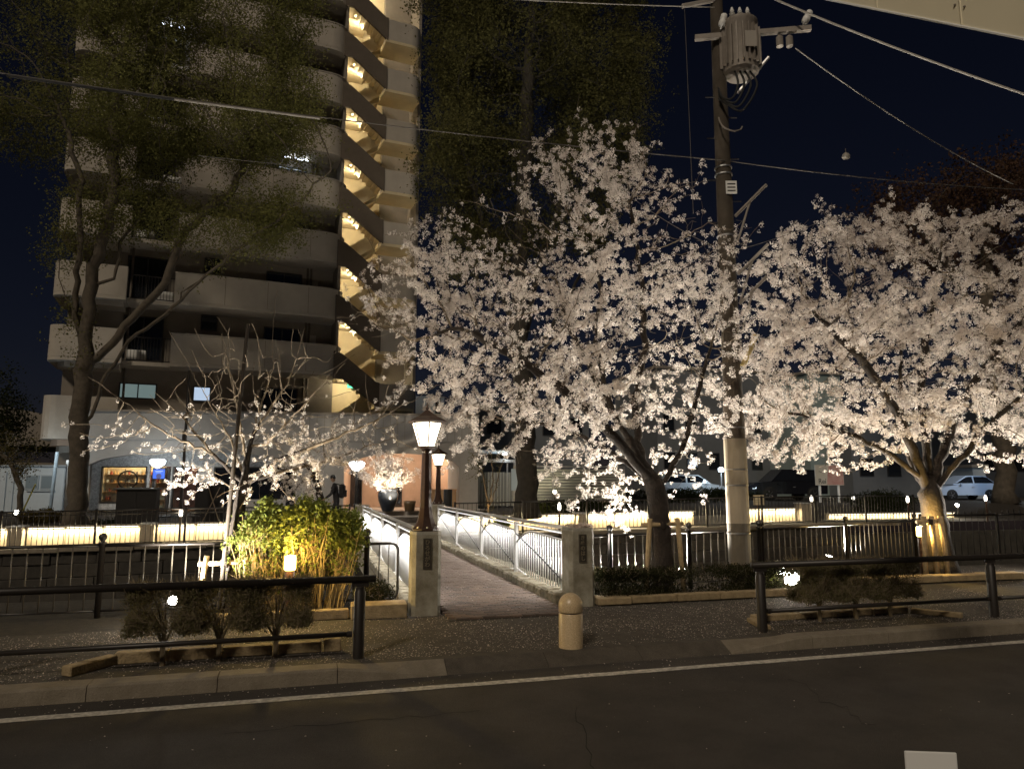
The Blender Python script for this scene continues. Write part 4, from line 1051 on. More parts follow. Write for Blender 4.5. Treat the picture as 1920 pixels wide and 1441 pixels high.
# globe lamps
M_globe = lightmat('globe_glow', (.88, .95, 1), 9)
def globe(loc, label, h, power, pole=True):
    t = thing('globe_lamp', label, 'lamp', loc, 0, 'white bowl lamps on the far bank')
    if pole: MB().lathe([(.08, 0), (.08, .4), (.045, .45), (.04, h-.05)], 10).build('pole', M_dkmetal, t)
    else: MB().span((-.04, .0, h-.1), (.04, .55, h-.03)).build('arm', M_alu, t)
    MB().lathe([(.06, h-.05), (.16, h), (.28, h+.12), (.31, h+.24), (.22, h+.30), (.02, h+.31)], 20).build('globe', M_globe, t, smooth=True)
    lamp('globe_light', 'POINT', (0, -.1, h+.16), power*2, (.84, .93, 1), .32, parent=t)
v = at(668, 905, 27.5); globe((v.x, v.y, .80), 'white bowl lamp on a dark pole left of the potted cherry', 1.72, 75)
v = at(293, 905, 29.6); globe((v.x, v.y, .82), 'white bowl lamp on the wall above the shop door', 1.86, 80, False)

# black cabinet, gate, bench and stone panel in front of the shop
v = at(258, 955, 24.6)
t = thing('dark_cabinet', 'black cabinet with a pale top edge in front of the shop window', 'cabinet', (v.x, v.y, .35), TH)
MB().box((0, 0, .70), (1.22, .6, 1.5), bev=.01).build('body', M_black, t); MB().box((0, -.02, 1.47), (1.34, .72, .06), bev=.01).build('top', mat('cabinet_top', (.12, .13, .13), .5), t)
MB().box((-.3, -.305, .72), (.58, .02, 1.3)).build('door', M_black, t); MB().box((.31, -.305, .72), (.58, .02, 1.3)).build('door', M_black, t)
v = at(392, 945, 27.0)
t = thing('garden_screen', 'black garden screen with crossed wooden props right of the shop', 'screen', (v.x, v.y, .5), TH)
MB().box((0, .1, .75), (1.0, .08, 1.6)).build('panel', M_black, t)
for (x0, x1) in ((-.2, .35), (.45, -.05)): MB().tube([(x0, -.35, 0), (x1, .02, 1.35)], .02, 6).build('prop', M_twig, t)
v = at(330, 962, 25.5)
t = thing('garden_bench', 'low black bench in front of the shop door', 'bench', (v.x, v.y, .42), TH)
for i in range(3): MB().box((0, -.15+i*.15, .43), (1.5, .13, .04), bev=.005).build('slat', M_black, t)
for x in (-.6, .6): MB().box((x, 0, .20), (.08, .38, .41)).build('leg', M_black, t)
v = at(495, 935, 27.2)
t = thing('stone_slab', 'pale speckled stone panel standing behind the bare cherry', 'panel', (v.x, v.y, .6), TH)
MB().box((0, 0, .40), (1.55, .14, .80), bev=.01).build('face', M_speck, t); MB().box((0, 0, -.1), (1.65, .2, .2)).build('base', M_conc, t)
v = at(345, 860, 25.8)
t = thing('slim_pole', 'slim dark pole rising in front of the shop and the balconies', 'pole', (v.x, v.y, .4), 0)
MB().lathe([(.06, 0), (.055, 2), (.045, 5.6), (.05, 5.62), (.05, 5.68)], 10).build('shaft', M_dkmetal, t); MB().box((0, -.08, 3.3), (.12, .1, .35)).build('box', M_dkmetal, t)
# porch pots
def pot(loc, prof, m, name, label):
    t = thing(name, label, 'plant pot', loc, 0, 'pots on the porch steps')
    o = MB().lathe(prof, 28).build('body', m, t, smooth=True); MB().lathe([(prof[-1][0]*.9, prof[-1][1]-.05), (.01, prof[-1][1]-.04)], 16).build('earth', M_soil, t); return t
v = at(727, 950, 29.6)
pot((v.x, v.y, .86), [(.20, 0), (.24, .05), (.38, .42), (.42, .66), (.40, .78), (.36, .83), (.40, .87), (.40, .90), (.36, .90), (.35, .86)], mat('glazed_pot', (.045, .05, .06), .18, spec=.7), 'plant_pot', 'tall dark glazed pot holding the flowering cherry')
POT = Vector((v.x, v.y, 1.70))
v = at(768, 949, 29.9)
pot((v.x, v.y, .86), [(.17, 0), (.20, .03), (.24, .30), (.26, .42), (.24, .42), (.23, .38)], mat('brown_pot', (.10, .065, .03), .4), 'plant_pot', 'small round brown pot beside the tall glazed pot')
v = at(822, 930, 31.0)
t = thing('wooden_counter', 'pale wooden counter on the porch behind the far lamp', 'counter', (v.x, v.y, .86), PA)
MB().box((0, 0, .42), (1.5, .5, .84), bev=.01).build('body', mat('porch_wood', (.42, .25, .12), .6, var=.2, scale=6), t); MB().box((0, -.01, .87), (1.56, .56, .05), bev=.008).build('top', mat('porch_wood_top', (.5, .30, .15), .5), t)
v = at(840, 915, 26.4)
t = thing('black_post', 'short black bollard post at the far end of the bridge', 'post', (v.x, v.y, .55), 0)
MB().lathe([(.16, 0), (.16, 1.20), (.15, 1.23), (.02, 1.24)], 16).build('body', M_black, t)
# louvred fence, slatted fence, bicycle shelter
v = at(1070, 900, 33.0)
t = thing('louvre_fence', 'pale horizontal louvre fence lit by a garden spotlight', 'fence', (v.x, v.y, .86), TH)
lm = MB().box((0, 0, 0), (1.66, .03, .09), rx=R(20)).mesh('louvre', mat('louvre_grey', (.42, .42, .38), .6))
for s in range(3):
    x = -2.6+s*1.75
    for i in range(12): inst('louvre', lm, t, (x+.87, 0, .30+i*.13))
    MB().span((x-.04, -.05, 0), (x+.04, .05, 1.86)).build('post', M_alu, t)
MB().span((2.62, -.05, 0), (2.70, .05, 1.86)).build('post', M_alu, t); MB().span((-2.64, -.06, 1.862), (2.70, .06, 1.92)).build('top_rail', M_alu, t)
v = at(921, 905, 33.6)
t = thing('slatted_gate', 'pale fence of upright slats under the shelter roof', 'fence', (v.x, v.y, .86), TH)
sm = MB().span((-.05, -.015, 0), (.05, .015, 1.55)).mesh('slat', mat('slat_grey', (.40, .40, .36), .7))
for i in range(15): inst('slat', sm, t, (-1.0+i*.145, 0, .1))
for x in (-1.15, 1.15): MB().span((x-.06, -.06, 0), (x+.06, .06, 2.1)).build('post', M_speck, t)
MB().span((-1.21, -.06, 2.102), (1.21, .06, 2.25)).build('lintel', M_speck, t)
v = at(918, 870, 34.6)
t = thing('bicycle_shelter', 'flat roofed shelter with a bright lamp right of the porch', 'shelter', (v.x, v.y, .86), TH)
MB().box((0, 0, 2.62), (2.5, 1.9, .12), bev=.02).build('roof', mat('shelter_roof', (.55, .62, .66), .5), t)
for x in (-1.1, 1.1):
    for y in (-.8, .8): MB().span((x-.04, y-.04, 0), (x+.04, y+.04, 2.555)).build('post', M_alu, t)
MB().lathe([(.09, 2.46), (.12, 2.50), (.10, 2.555)], 12, (.5, -.9, 0)).build('lamp', lightmat('shelter_glow', (.85, .95, 1), 16), t)
lamp('shelter_light', 'POINT', (.5, -1.05, 2.40), 40, (.82, .93, 1), .1, parent=t)
v = at(964, 905, 32)
t = thing('notice_sign', 'narrow white notice sign on a post beside the slatted fence', 'sign', (v.x, v.y, .86), TH)
MB().span((-.03, 0, 0), (.03, .04, 1.9)).build('post', M_alu, t); MB().box((0, -.02, 1.3), (.28, .02, .95)).build('panel', mat('notice_blue', (.50, .60, .68), .5), t)
v = at(1040, 925, 31.5)
def far_flood(v, label, power, colr, glow, tgt, spec=60):
    a, b = ab(v); t = thing('garden_spotlight', label, 'spotlight', v, 0, 'small spotlights on the far bank')
    MB().tube([(0, 0, -.35), (0, 0, 0)], .02, 6).build('stake', M_dkmetal, t)
    MB().lathe([(.05, -.08), (.08, .0), (.08, .05)], 12).build('housing', M_dkmetal, t, (0, .06, .05), (R(60), 0, 0)); MB().lathe([(.075, 0), (.05, .05), (.01, .07)], 12).build('lens', lightmat(glow, colr, spec), t, (0, .01, .08), (R(70), 0, 0))
    lamp('spot_beam', 'POINT', (0, -.12, .12), power, colr, .06, parent=t)
far_flood(at(1040, 925, 32.0), 'small warm spotlight at the foot of the louvre fence', 22, (1, .88, .55), 'far_flood_warm', None)
far_flood(at(1795, 950, 33.0), 'glaring white spotlight below the pale blue car', 40, (1, .95, .85), 'far_flood_white', None, 120)
far_flood(at(30, 965, 23.0), 'tiny white spotlight on the ground left of the big tree', 6, (1, .95, .85), 'far_flood_small', None, 20)

# ------------------------------------------------------------------ person
def skin_figure(name, chains, m, parent, sub=1):
    V = []; E = []; Rr = []
    for ch in chains:
        prev = None
        for (p, r) in ch:
            p = Vector(p)
            k = next((i for i, q in enumerate(V) if (q-p).length < 1e-5), None)
            if k is None: V.append(p); Rr.append(r); k = len(V)-1
            if prev is not None: E.append((prev, k))
            prev = k
    me = bpy.data.meshes.new(name); me.from_pydata([tuple(v) for v in V], E, []); me.materials.append(m)
    o = inst(name, me, parent); md = o.modifiers.new('skin', 'SKIN'); md.use_smooth_shade = True
    for i, r in enumerate(Rr): me.skin_vertices[0].data[i].radius = (r, r) if not isinstance(r, tuple) else r
    me.skin_vertices[0].data[0].use_root = True
    s = o.modifiers.new('sub', 'SUBSURF'); s.levels = sub; s.render_levels = sub
    return o
v = at(630, 960, 24.2)
t = thing('person', 'person in dark clothes with a black backpack walking left in front of the porch', 'person', (v.x, v.y, .52), R(95))
# local axes: +y is the walking direction, x the person's right
H0 = (0, 0, .92)
cl = mat('dark_clothes', (.022, .022, .026), .9, var=.3, scale=8); skin = mat('skin', (.42, .27, .19), .6)
chains = [[(H0, (.15, .11)), ((0, .02, 1.08), (.14, .10)), ((0, .05, 1.28), (.165, .11)), ((0, .075, 1.42), (.12, .085)), ((0, .10, 1.50), .055)],
          [((0, .05, 1.28), (.165, .11)), ((.19, .07, 1.38), .062), ((.235, .0, 1.12), .05), ((.23, .12, .92), .038)],
          [((0, .05, 1.28), (.165, .11)), ((-.19, .07, 1.38), .062), ((-.235, .14, 1.13), .05), ((-.22, .33, .98), .038)],
          [(H0, (.15, .11)), ((.095, .0, .86), .095), ((.10, .16, .50), .066), ((.10, .10, .10), .045)],
          [(H0, (.15, .11)), ((-.095, -.02, .86), .095), ((-.10, -.06, .48), .066), ((-.10, -.34, .15), .045)]]
body = skin_figure('body', chains, cl, t, 2)
hd = MB().lathe([(.01, -.115), (.045, -.105), (.068, -.06), (.077, .0), (.078, .05), (.066, .095), (.035, .12), (.005, .126)], 16).build('head', skin, t, (0, .135, 1.635), (R(-8), 0, 0), True)
MB().lathe([(.083, -.02), (.086, .05), (.072, .105), (.04, .132), (.005, .138)], 14).build('hair', M_black, hd, (0, -.018, .0), (R(-18), 0, 0), True)
MB().tube([(0, .075, .02), (0, .10, -.02), (0, .08, -.03)], [.008, .014, .008], 6).build('nose', skin, hd); MB().tube([(-.022, .066, -.055), (.022, .066, -.055)], .007, 6).build('mouth', mat('lips', (.3, .14, .11), .6), hd)
for s in (-1, 1):
    MB().lathe([(.012, -.01), (.012, .01)], 8).build('eye', M_black, hd, (s*.03, .068, .012), (R(90), 0, 0)); MB().lathe([(.006, -.008), (.028, 0), (.006, .01)], 8).build('ear', skin, hd, (s*.079, -.005, 0), (0, R(90), 0))
for (p, d) in (((.23, .12, .92), (0, .55, -.83)), ((-.22, .33, .98), (0, .9, -.43))):
    p = Vector(p); d = Vector(d).normalized(); n = Vector((0, d.z, -d.y)); x = Vector((1, 0, 0))
    hch = [[(p, .03), (p+d*.05, (.036, .018)), (p+d*.085, (.036, .016))]]
    for k, L in zip((-1.5, -.5, .5, 1.5), (.055, .07, .075, .06)):
        b0 = p+d*.085; hch.append([(b0, (.036, .016)), (b0+x*k*.018+d*.02, .009), (b0+x*k*.019+d*(.02+L*.5)+n*.008, .008), (b0+x*k*.019+d*(.015+L)+n*.024, .007)])
    hch.append([(p+d*.05, (.036, .018)), (p+d*.06+n*.035, .010), (p+d*.10+n*.045, .008)])
    skin_figure('hand', hch, skin, t, 1)
for (x, y, z, rx) in ((.10, .15, .045, 0), (-.10, -.33, .10, R(35))): MB().box((0, 0, 0), (.10, .27, .09), bev=.03).build('shoe', M_black, t, (x, y, z), (-rx, 0, 0))
bp = MB().box((0, -.185, 1.22), (.32, .19, .47), bev=.06).build('backpack', mat('backpack_black', (.010, .010, .012), .8), t)
MB().box((0, -.30, 1.14), (.24, .06, .24), bev=.025).build('pocket', MATS['backpack_black'], bp)
for s in (-1, 1): MB().tube([(s*.10, -.12, 1.42), (s*.12, .06, 1.47), (s*.125, .165, 1.33), (s*.14, .06, 1.08), (s*.13, -.10, 1.02)], .016, 6).build('strap', MATS['backpack_black'], bp)

# ------------------------------------------------------------------ cars
M_tyre = M_rubber; M_rim = mat('rim', (.5, .5, .52), .35, metal=.7)
def car(loc, rz, label, paint, prof_low, prof_top, width, wheels, wr, name='parked_car', lights=True):
    """prof_low: side outline of the lower body (x,z); prof_top: greenhouse outline (x,z)"""
    t = thing(name, label, 'car', loc, rz, 'cars in the parking lot')
    hw = width/2
    def loft(poly, y, inset):
        m = MB(); n = len(poly); cx = sum(p[0] for p in poly)/n; zmin = min(p[1] for p in poly); zmax = max(p[1] for p in poly)
        vs = []
        for s, f in ((-1, 1.), (-.94, 1.0), (.94, 1.0), (1, 1.)):
            for (x, z) in poly:
                q = (z-zmin)/(zmax-zmin+1e-6)
                yy = s*(y-inset*q)
                if abs(s) == 1: x2 = cx+(x-cx)*.985; z2 = z-.02*q
                else: x2, z2 = x, z
                vs.append((x2, yy, z2))
        fs = [(k*n+i, k*n+(i+1) % n, (k+1)*n+(i+1) % n, (k+1)*n+i) for k in range(3) for i in range(n)]
        fs += [tuple(range(n-1, -1, -1)), tuple(3*n+i for i in range(n))]
        return m.add(vs, fs)
    b = loft(prof_low, hw, .05).build('body', paint, t); auto_smooth(b.data)
    g = loft(prof_top, hw-.05, .14).build('cabin', paint, t)
    xs = [p[0] for p in prof_top]; zs = [p[1] for p in prof_top]; z0, z1 = min(zs), max(zs)
    # side windows: inset copies of the greenhouse outline, a few mm proud
    cx, cz = (min(xs)+max(xs))/2, (z0+z1)/2
    for s in (-1, 1):
        for (f0, f1) in ((.04, .50), (.53, .96)):
            xa, xb = min(xs)+(max(xs)-min(xs))*f0, min(xs)+(max(xs)-min(xs))*f1
            zl, zh = z0+.07, z1-.07
            def edge(x, top):                                  # outline height limit at x
                lim = [q[1] for q in prof_top]; return top
            def zt(x):
                pts = sorted(prof_top, key=lambda q: q[0]); ups = [q for q in prof_top if q[1] > z0+.02]
                lo = min(ups, key=lambda q: q[0]); hi = max(ups, key=lambda q: q[0]); l0 = min(xs); h0 = max(xs)
                v = zh
                if x < lo[0]: v = z0+(lo[1]-z0)*(x-l0)/(lo[0]-l0+1e-6)-.06
                if x > hi[0]: v = z0+(hi[1]-z0)*(h0-x)/(h0-hi[0]+1e-6)-.06
                return max(zl+.01, min(zh, v))
            K = 6; vs = []; fs = []
            for i in range(K+1):
                x = xa+(xb-xa)*i/K
                for zz in (zl, zt(x)):
                    q = (zz-z0)/(z1-z0); vs.append((x, s*(hw-.05-.14*q+.006), zz))
            for i in range(K): k = 2*i; fs.append((k, k+2, k+3, k+1))
            MB().add(vs, fs).build('window', M_dkglass, t)
    for (px_, s) in [(wx, s) for wx in wheels for s in (-1, 1)]:
        w = MB().lathe([(wr*.6, -.10), (wr*.95, -.10), (wr, -.06), (wr, .06), (wr*.95, .10), (wr*.6, .10)], 22).build('wheel', M_tyre, t, (px_, s*(hw-.09), wr), (R(90), 0, 0), True)
        m = MB().lathe([(wr*.62, -.02), (wr*.60, .02)], 18)
        for k in range(5): a = 2*math.pi*k/5; m.box((wr*.32*math.cos(a), wr*.32*math.sin(a), -s*.085), (wr*.62, wr*.16, .03), rz=a)
        m.lathe([(wr*.64, -s*.09-.012), (wr*.64, -s*.09+.012)], 18) if False else None
        m.build('rim', M_rim, w)
        MB().lathe([(wr*1.18, -.012), (wr*1.18, .012)], 20).build('wheel_arch', M_black, t, (px_, s*(hw-.008), wr*1.02), (R(90), 0, 0))
    x0, x1 = min(p[0] for p in prof_low), max(p[0] for p in prof_low)
    for s in (-1, 1):
        MB().box((x1-.06, s*(hw-.28), .70), (.14, .34, .13), bev=.03).build('headlight', mat('headlamp', (.7, .72, .75), .15), t)
        MB().box((x0+.05, s*(hw-.16), .78), (.10, .16, .22), bev=.03).build('tail_light', mat('tail_lamp', (.25, .01, .01), .25), t)
        MB().box((.35*x1, s*(hw+.07), .98), (.12, .14, .10), bev=.02).build('mirror', paint, t)
        MB().box((-.15, s*(hw-.012), .80), (.16, .03, .03)).build('handle', M_rim, t)
    return t
P_white = mat('car_white', (.62, .65, .68), .3, coat=.5); P_black = mat('car_black', (.010, .010, .012), .2, coat=.8); P_blue = mat('car_pale_blue', (.40, .50, .66), .3, coat=.5)
wagon = [(-2.2, .32), (-2.25, .75), (-2.15, .98), (1.0, .98), (1.95, .82), (2.2, .62), (2.2, .32)]
wag_t = [(-2.1, .97), (-1.85, 1.50), (.35, 1.52), (1.15, .97)]
suv = [(-2.3, .38), (-2.35, 1.0), (-2.25, 1.15), (1.05, 1.15), (2.05, 1.05), (2.3, .80), (2.3, .38)]
suv_t = [(-2.2, 1.14), (-2.05, 1.82), (.45, 1.85), (1.25, 1.14)]
hatch = [(-1.9, .30), (-1.95, .85), (-1.8, 1.0), (.75, .98), (1.65, .80), (1.9, .58), (1.9, .30)]
hat_t = [(-1.75, .99), (-1.15, 1.48), (.10, 1.52), (1.15, .97)]
v = at(1293, 905, 45); car((v.x, v.y, 1.0), R(4), 'white estate car parked left of the utility pole', P_white, wagon, wag_t, 1.72, (-1.35, 1.4), .32)
v = at(1470, 905, 44); car((v.x, v.y, .98), R(188), 'black off-road car parked right of the utility pole', P_black, suv, suv_t, 1.85, (-1.4, 1.42), .38)
v = at(1803, 905, 46); car((v.x, v.y, .96), R(183), 'pale blue hatchback parked behind the yellow lit tree', P_blue, hatch, hat_t, 1.68, (-1.2, 1.25), .30)
# ------------------------------------------------------------------ buildings and lights behind
def block(name, label, px0, px1, pytop, Y, depth, m, rz=TH, floors=(), wins=0, winm=M_dkglass, zb=.9):
    p0, p1 = at(px0, 905, Y), at(px1, 905, Y); top = at((px0+px1)/2, pytop, Y).z
    w = (p1-p0).length; t = thing(name, label, 'building', (p0.x, p0.y, zb), rz)
    MB().span((0, 0, 0), (w, depth, top-zb)).build('wall', m, t); MB().span((-.15, -.15, top-zb), (w+.15, depth+.15, top-zb+.2)).build('roof', M_stucco2, t)
    for (zf, n) in floors:
        for i in range(n):
            x = w*(i+.5)/n; ww = w/n*.5
            f = MB().span((x-ww/2, -.06, zf), (x+ww/2, -.003, zf+1.3)).build('window', M_frame, t); MB().span((x-ww/2+.06, -.075, zf+.06), (x+ww/2-.06, -.062, zf+1.24)).build('pane', winm, f)
    return t
M_bdark = mat('far_wall_dark', (.14, .15, .16), .9, var=.15, scale=.6); M_bteal = mat('far_wall_teal', (.24, .30, .29), .85, var=.1, scale=.8); M_bwht = mat('far_wall_pale', (.36, .41, .45), .85, var=.1, scale=.8)
block('parking_building', 'dark grey building behind the white and black cars', 1235, 1520, 690, 56, 8, M_bdark, floors=((2.2, 6), (5.2, 6)))
block('parking_building', 'greenish building wall behind the sign board', 1522, 1600, 700, 54, 7, M_bteal, floors=((4.6, 2),))
block('parking_building', 'dark low building behind the staked tree', 1600, 1790, 800, 52, 7, M_bdark, floors=((1.6, 3),))
block('parking_building', 'dark tall building at the right edge behind the parking lot', 1835, 2100, 760, 54, 7, M_bdark, floors=((2.0, 4),))
block('garage', 'pale blue lit garage corner behind the hatchback', 1826, 1850, 876, 49.5, 3, M_bwht, rz=R(2))
block('house', 'dark house with a terrace right of the podium roof', 900, 1120, 760, 50, 8, M_bdark, floors=((4.5, 4),))
v = at(1352, 884, 43.2)
t = thing('parking_lamp', 'cold white lamp on a post beside the utility pole', 'lamp', (v.x, v.y, .95), 0)
MB().tube([(0, 0, 0), (0, 0, 1.72)], .04, 8).build('post', M_alu, t); MB().lathe([(.05, 1.721), (.16, 1.76), (.16, 1.94), (.03, 2.0)], 12).build('head', lightmat('parking_glow', (.75, .9, 1), 14), t)
lamp('parking_light', 'POINT', (0, -.3, 1.9), 170, (.70, .87, 1), .15, parent=t)
v = at(1822, 880, 41.5)
t = thing('parking_lamp', 'slim lamp post right of the pale blue hatchback', 'lamp', (at(1892, 880, 43).x, 43, .95), 0)
MB().tube([(0, 0, 0), (0, 0, 3.4)], .05, 8).build('post', M_alu, t); MB().box((-.35, -.05, 3.45), (.8, .2, .09)).build('head', lightmat('parking_glow2', (.75, .88, 1), 3), t)
lamp('parking_light', 'POINT', (-.6, -.6, 3.2), 260, (.70, .84, 1), .15, parent=t)
# sign board
v = at(1555, 905, 40)
t = thing('sign_board', 'sign board on two posts with grey lettering and a dark red picture', 'sign', (v.x, v.y, .95), TH)
for x in (-.62, .62): MB().span((x-.05, 0, 0), (x+.05, .08, 1.85)).build('post', M_white, t)
p = MB().box((0, -.03, 1.5), (1.86, .05, 1.12), bev=.005).build('panel', mat('sign_cream', (.52, .50, .44), .5), t)
MB().yprism([(-.2, .97), (.90, .97), (.90, 2.03), (-.02, 2.03), (-.12, 1.6)], -.062, -.056).build('picture', mat('sign_wine', (.26, .10, .10), .5, var=.45, scale=2.5, stain=(.55, .42, .36)), p)
cu = bpy.data.curves.new('letter', 'FONT'); cu.body = 'Rei'; cu.size = .40; cu.extrude = .003; cu.align_x = 'CENTER'; cu.offset = .004
tmp = bpy.data.objects.new('letter', cu); col.objects.link(tmp); me = bpy.data.meshes.new_from_object(tmp.evaluated_get(bpy.context.evaluated_depsgraph_get())); bpy.data.objects.remove(tmp)
me.materials.clear(); me.materials.append(mat('sign_ink', (.05, .05, .05), .6)); inst('lettering', me, p, (-.50, -.060, 1.03), (R(90), 0, 0))
MB().tube([(-.70, -.06, 1.72), (-.55, -.06, 1.66), (-.40, -.06, 1.68), (-.28, -.06, 1.62)], .012, 6).build('logo_stroke', MATS['sign_ink'], p)
lamp('sign_light', 'POINT', (.3, -1.4, .4), 16, (1, .95, .85), .1, parent=t)
MB().lathe([(.06, 0), (.09, .1), (.07, .16)], 10, (.3, -1.4, .18)).build('sign_lamp', lightmat('sign_glow', (1, .95, .85), 4), t)
v = at(1421, 915, 30.6)
t = thing('notice_board', 'small cream notice board with rows of panels right of the utility pole', 'notice board', (v.x, v.y, .45), TH)
MB().span((-.04, 0, 0), (.04, .05, .70)).build('post', M_brown, t); MB().box((0, -.02, .85), (.50, .04, .42)).build('panel', mat('notice_cream', (.48, .40, .26), .6), t)
for i in range(2):
    for j in range(4): MB().box((-.12+i*.24, -.043, .70+j*.098), (.20, .004, .075)).build('notice', mat('notice_paper', (.62, .54, .38), .6), t)
# left edge: shed, pole, distant lamp
v = at(58, 915, 31)
t = thing('metal_shed', 'pale blue metal shed with two windows at the left edge', 'shed', (v.x, v.y, .70), R(10))
MB().box((0, 1.0, 1.0), (2.6, 2.0, 2.0), bev=.03).build('body', mat('shed_paint', (.50, .56, .60), .6, var=.06), t); MB().box((0, 1.0, 2.04), (2.7, 2.1, .08)).build('roof', mat('shed_roof', (.30, .34, .37), .6), t)
for x in (.02, .62): f_ = MB().box((x, -.02, 1.35), (.52, .04, .62)).build('window', mat('shed_frame', (.40, .45, .48), .6), t); MB().box((x, -.045, 1.35), (.44, .012, .52)).build('pane', mat('shed_glass', (.22, .27, .30), .2), f_)
for x in (-1.1, -.8, -.5): MB().box((x, -.02, .95), (.24, .03, 1.7)).build('panel', MATS['shed_paint'], t)
MB().box((.4, -.03, .98), (1.1, .05, .06)).build('sill', mat('shed_frame', (.2, .2, .2)), t)
lamp('shed_light', 'POINT', (1.3, -2.3, 2.5), 42, (.75, .9, 1), .15, parent=t)
v = at(46, 935, 28.6); t = thing('leaning_bar', 'yellow bar leaning in front of the pale metal shed', 'bar', (v.x-.1, v.y, .72), 0)
MB().tube([(0, 0, 0), (.42, .1, 1.25)], .03, 8).build('bar', mat('bar_yellow', (.5, .45, .12), .5), t)
v = at(98, 905, 30); t = thing('drain_pole', 'pale blue thin post between the shed and the big tree', 'post', (v.x, v.y, .7), 0)
MB().tube([(0, 0, 0), (.1, 0, 2.6)], .07, 10).build('shaft', mat('pole_blue', (.42, .50, .55), .5), t)
v = at(61, 792, 60); t = thing('distant_lamp', 'distant white lamp above the dark roofs on the left', 'lamp', (v.x, v.y, .9), 0)
MB().tube([(0, 0, 0), (0, 0, v.z-.9)], .06, 8).build('post', M_dkmetal, t); MB().lathe([(.05, v.z-.9), (.20, v.z-.8), (.05, v.z-.7)], 10).build('head', lightmat('distant_glow', (.95, .98, 1), 8), t)
t = block('house', 'dark house with a sloping roof behind the shed', -160, 92, 872, 42, 8, M_bdark)
MB().yprism([(-.4, 3.3), (t.children[0].dimensions.x+8.3, 3.3), (3.2, 5.9)], -.6, 8.5).build('gable_roof', M_stucco2, t)
# ------------------------------------------------------------------ cherries
def pxl(pts, Y):                                     # polyline from (px, py[, dY])
    return [at(p[0], p[1], Y+(p[2] if len(p) > 2 else 0)) for p in pts]
FV = flower_variants(np.random.default_rng(2))
def cherry(name, label, base, limbs, ells, Y, seed, root_r, step, nfl, off, dense_dir=None, tip=.0032, natt=1500, infl=1.1, kill=.17, keep=None, size=1.0, crown_label=None, minr=.0, maxr=.022, shoots=.22, slen=(2, 6)):
    rng = np.random.default_rng(seed)
    L = [pxl(l, Y) for l in limbs]; L[0][0] = Vector(base)
    A = []; tot = sum(e[2]*e[3]*e[4] for e in ells)
    for (cx, cy, rx, ry, dd, dY) in ells:
        A.append(px_ell(rng, max(10, int(natt*rx*ry*dd/tot)), cx, cy, rx, ry, Y, dd, .15, dY))
    A = np.concatenate(A)
    t, N, par, r, nch = plant_tree(name, label, 'tree', L, A, rng, step, infl, kill, 90, root_r, tip, M_bark, M_twig, 'cherry trees in blossom', branch_below=.028, flare=.45, shoots=shoots, slen=slen)
    sel = r < maxr
    ph = (np.sin(N[:, 0]*2.1+seed)+np.sin(N[:, 2]*2.7+1.3*seed)+np.sin(N[:, 1]*1.9))/3      # thinner and fuller sprays
    per = np.where(sel, np.clip(1.0+1.5*ph, .10, None), 0)*nfl
    if keep is not None: per = per*keep(N+np.array(base))
    pts = along(N, par, sel, rng, per, off)
    o = scatter('crown', FV, pts, rng.uniform(.7, 1.15, len(pts))*size, rng, M_petal, t)
    print(name, 'nodes', len(N), 'clusters', len(pts), 'root', base)
    return t
c0 = W(3.2, 3.95)
cherry('cherry_tree', 'large cherry in full blossom left of the utility pole behind the dark hedge', c0,
    [[(1233, 1105), (1240, 1010), (1236, 950), (1226, 905)],
     [(1226, 905), (1195, 855, -.1), (1160, 795, -.2), (1132, 720, -.1), (1116, 640, .1), (1126, 540, .2), (1112, 440, .3)],
     [(1222, 900), (1180, 850, -.4), (1100, 765, -1.0), (1000, 690, -1.5), (880, 620, -1.7)],
     [(1240, 915), (1276, 850, .1), (1308, 740, .0), (1335, 640, -.2)],
     [(1180, 830, -.1), (1120, 720, .6), (1060, 600, 1.0), (1040, 500, 1.2)],
     [(1215, 900), (1150, 850, .6), (1060, 800, 1.0), (950, 790, 1.2)],
     [(1200, 860), (1190, 760, .4), (1210, 640, .6), (1200, 500, .4), (1180, 380, .2)],
     [(1238, 930), (1200, 890, .9), (1165, 900, 1.4), (1150, 940, 1.5)]],
    [(1110, 620, 300, 180, 2.4, 0), (1090, 350, 160, 130, 1.5, 0), (890, 450, 130, 75, 1.3, -.3), (950, 690, 170, 90, .7, -2.1), (1080, 740, 150, 100, .6, -1.6), (800, 690, 110, 60, .8, -1.4), (1190, 270, 55, 60, .6, 0), (1230, 400, 110, 90, 1.2, 0), (790, 545, 150, 130, 1.5, -.6), (720, 600, 60, 60, .8, -.8), (900, 770, 130, 100, 1.6, .2), (1300, 640, 110, 230, 1.6, 0),
     (1030, 850, 110, 70, 1.3, .6), (1150, 935, 80, 80, .8, 1.5), (1080, 880, 80, 50, .7, .9), (1280, 850, 70, 80, 1.0, .2), (1320, 480, 80, 90, 1.2, 0)],
    13.4, 4, .185, .15, 2.2, .042, natt=3200, size=.86, kill=.18)
r0 = W(10.3, 4.6)
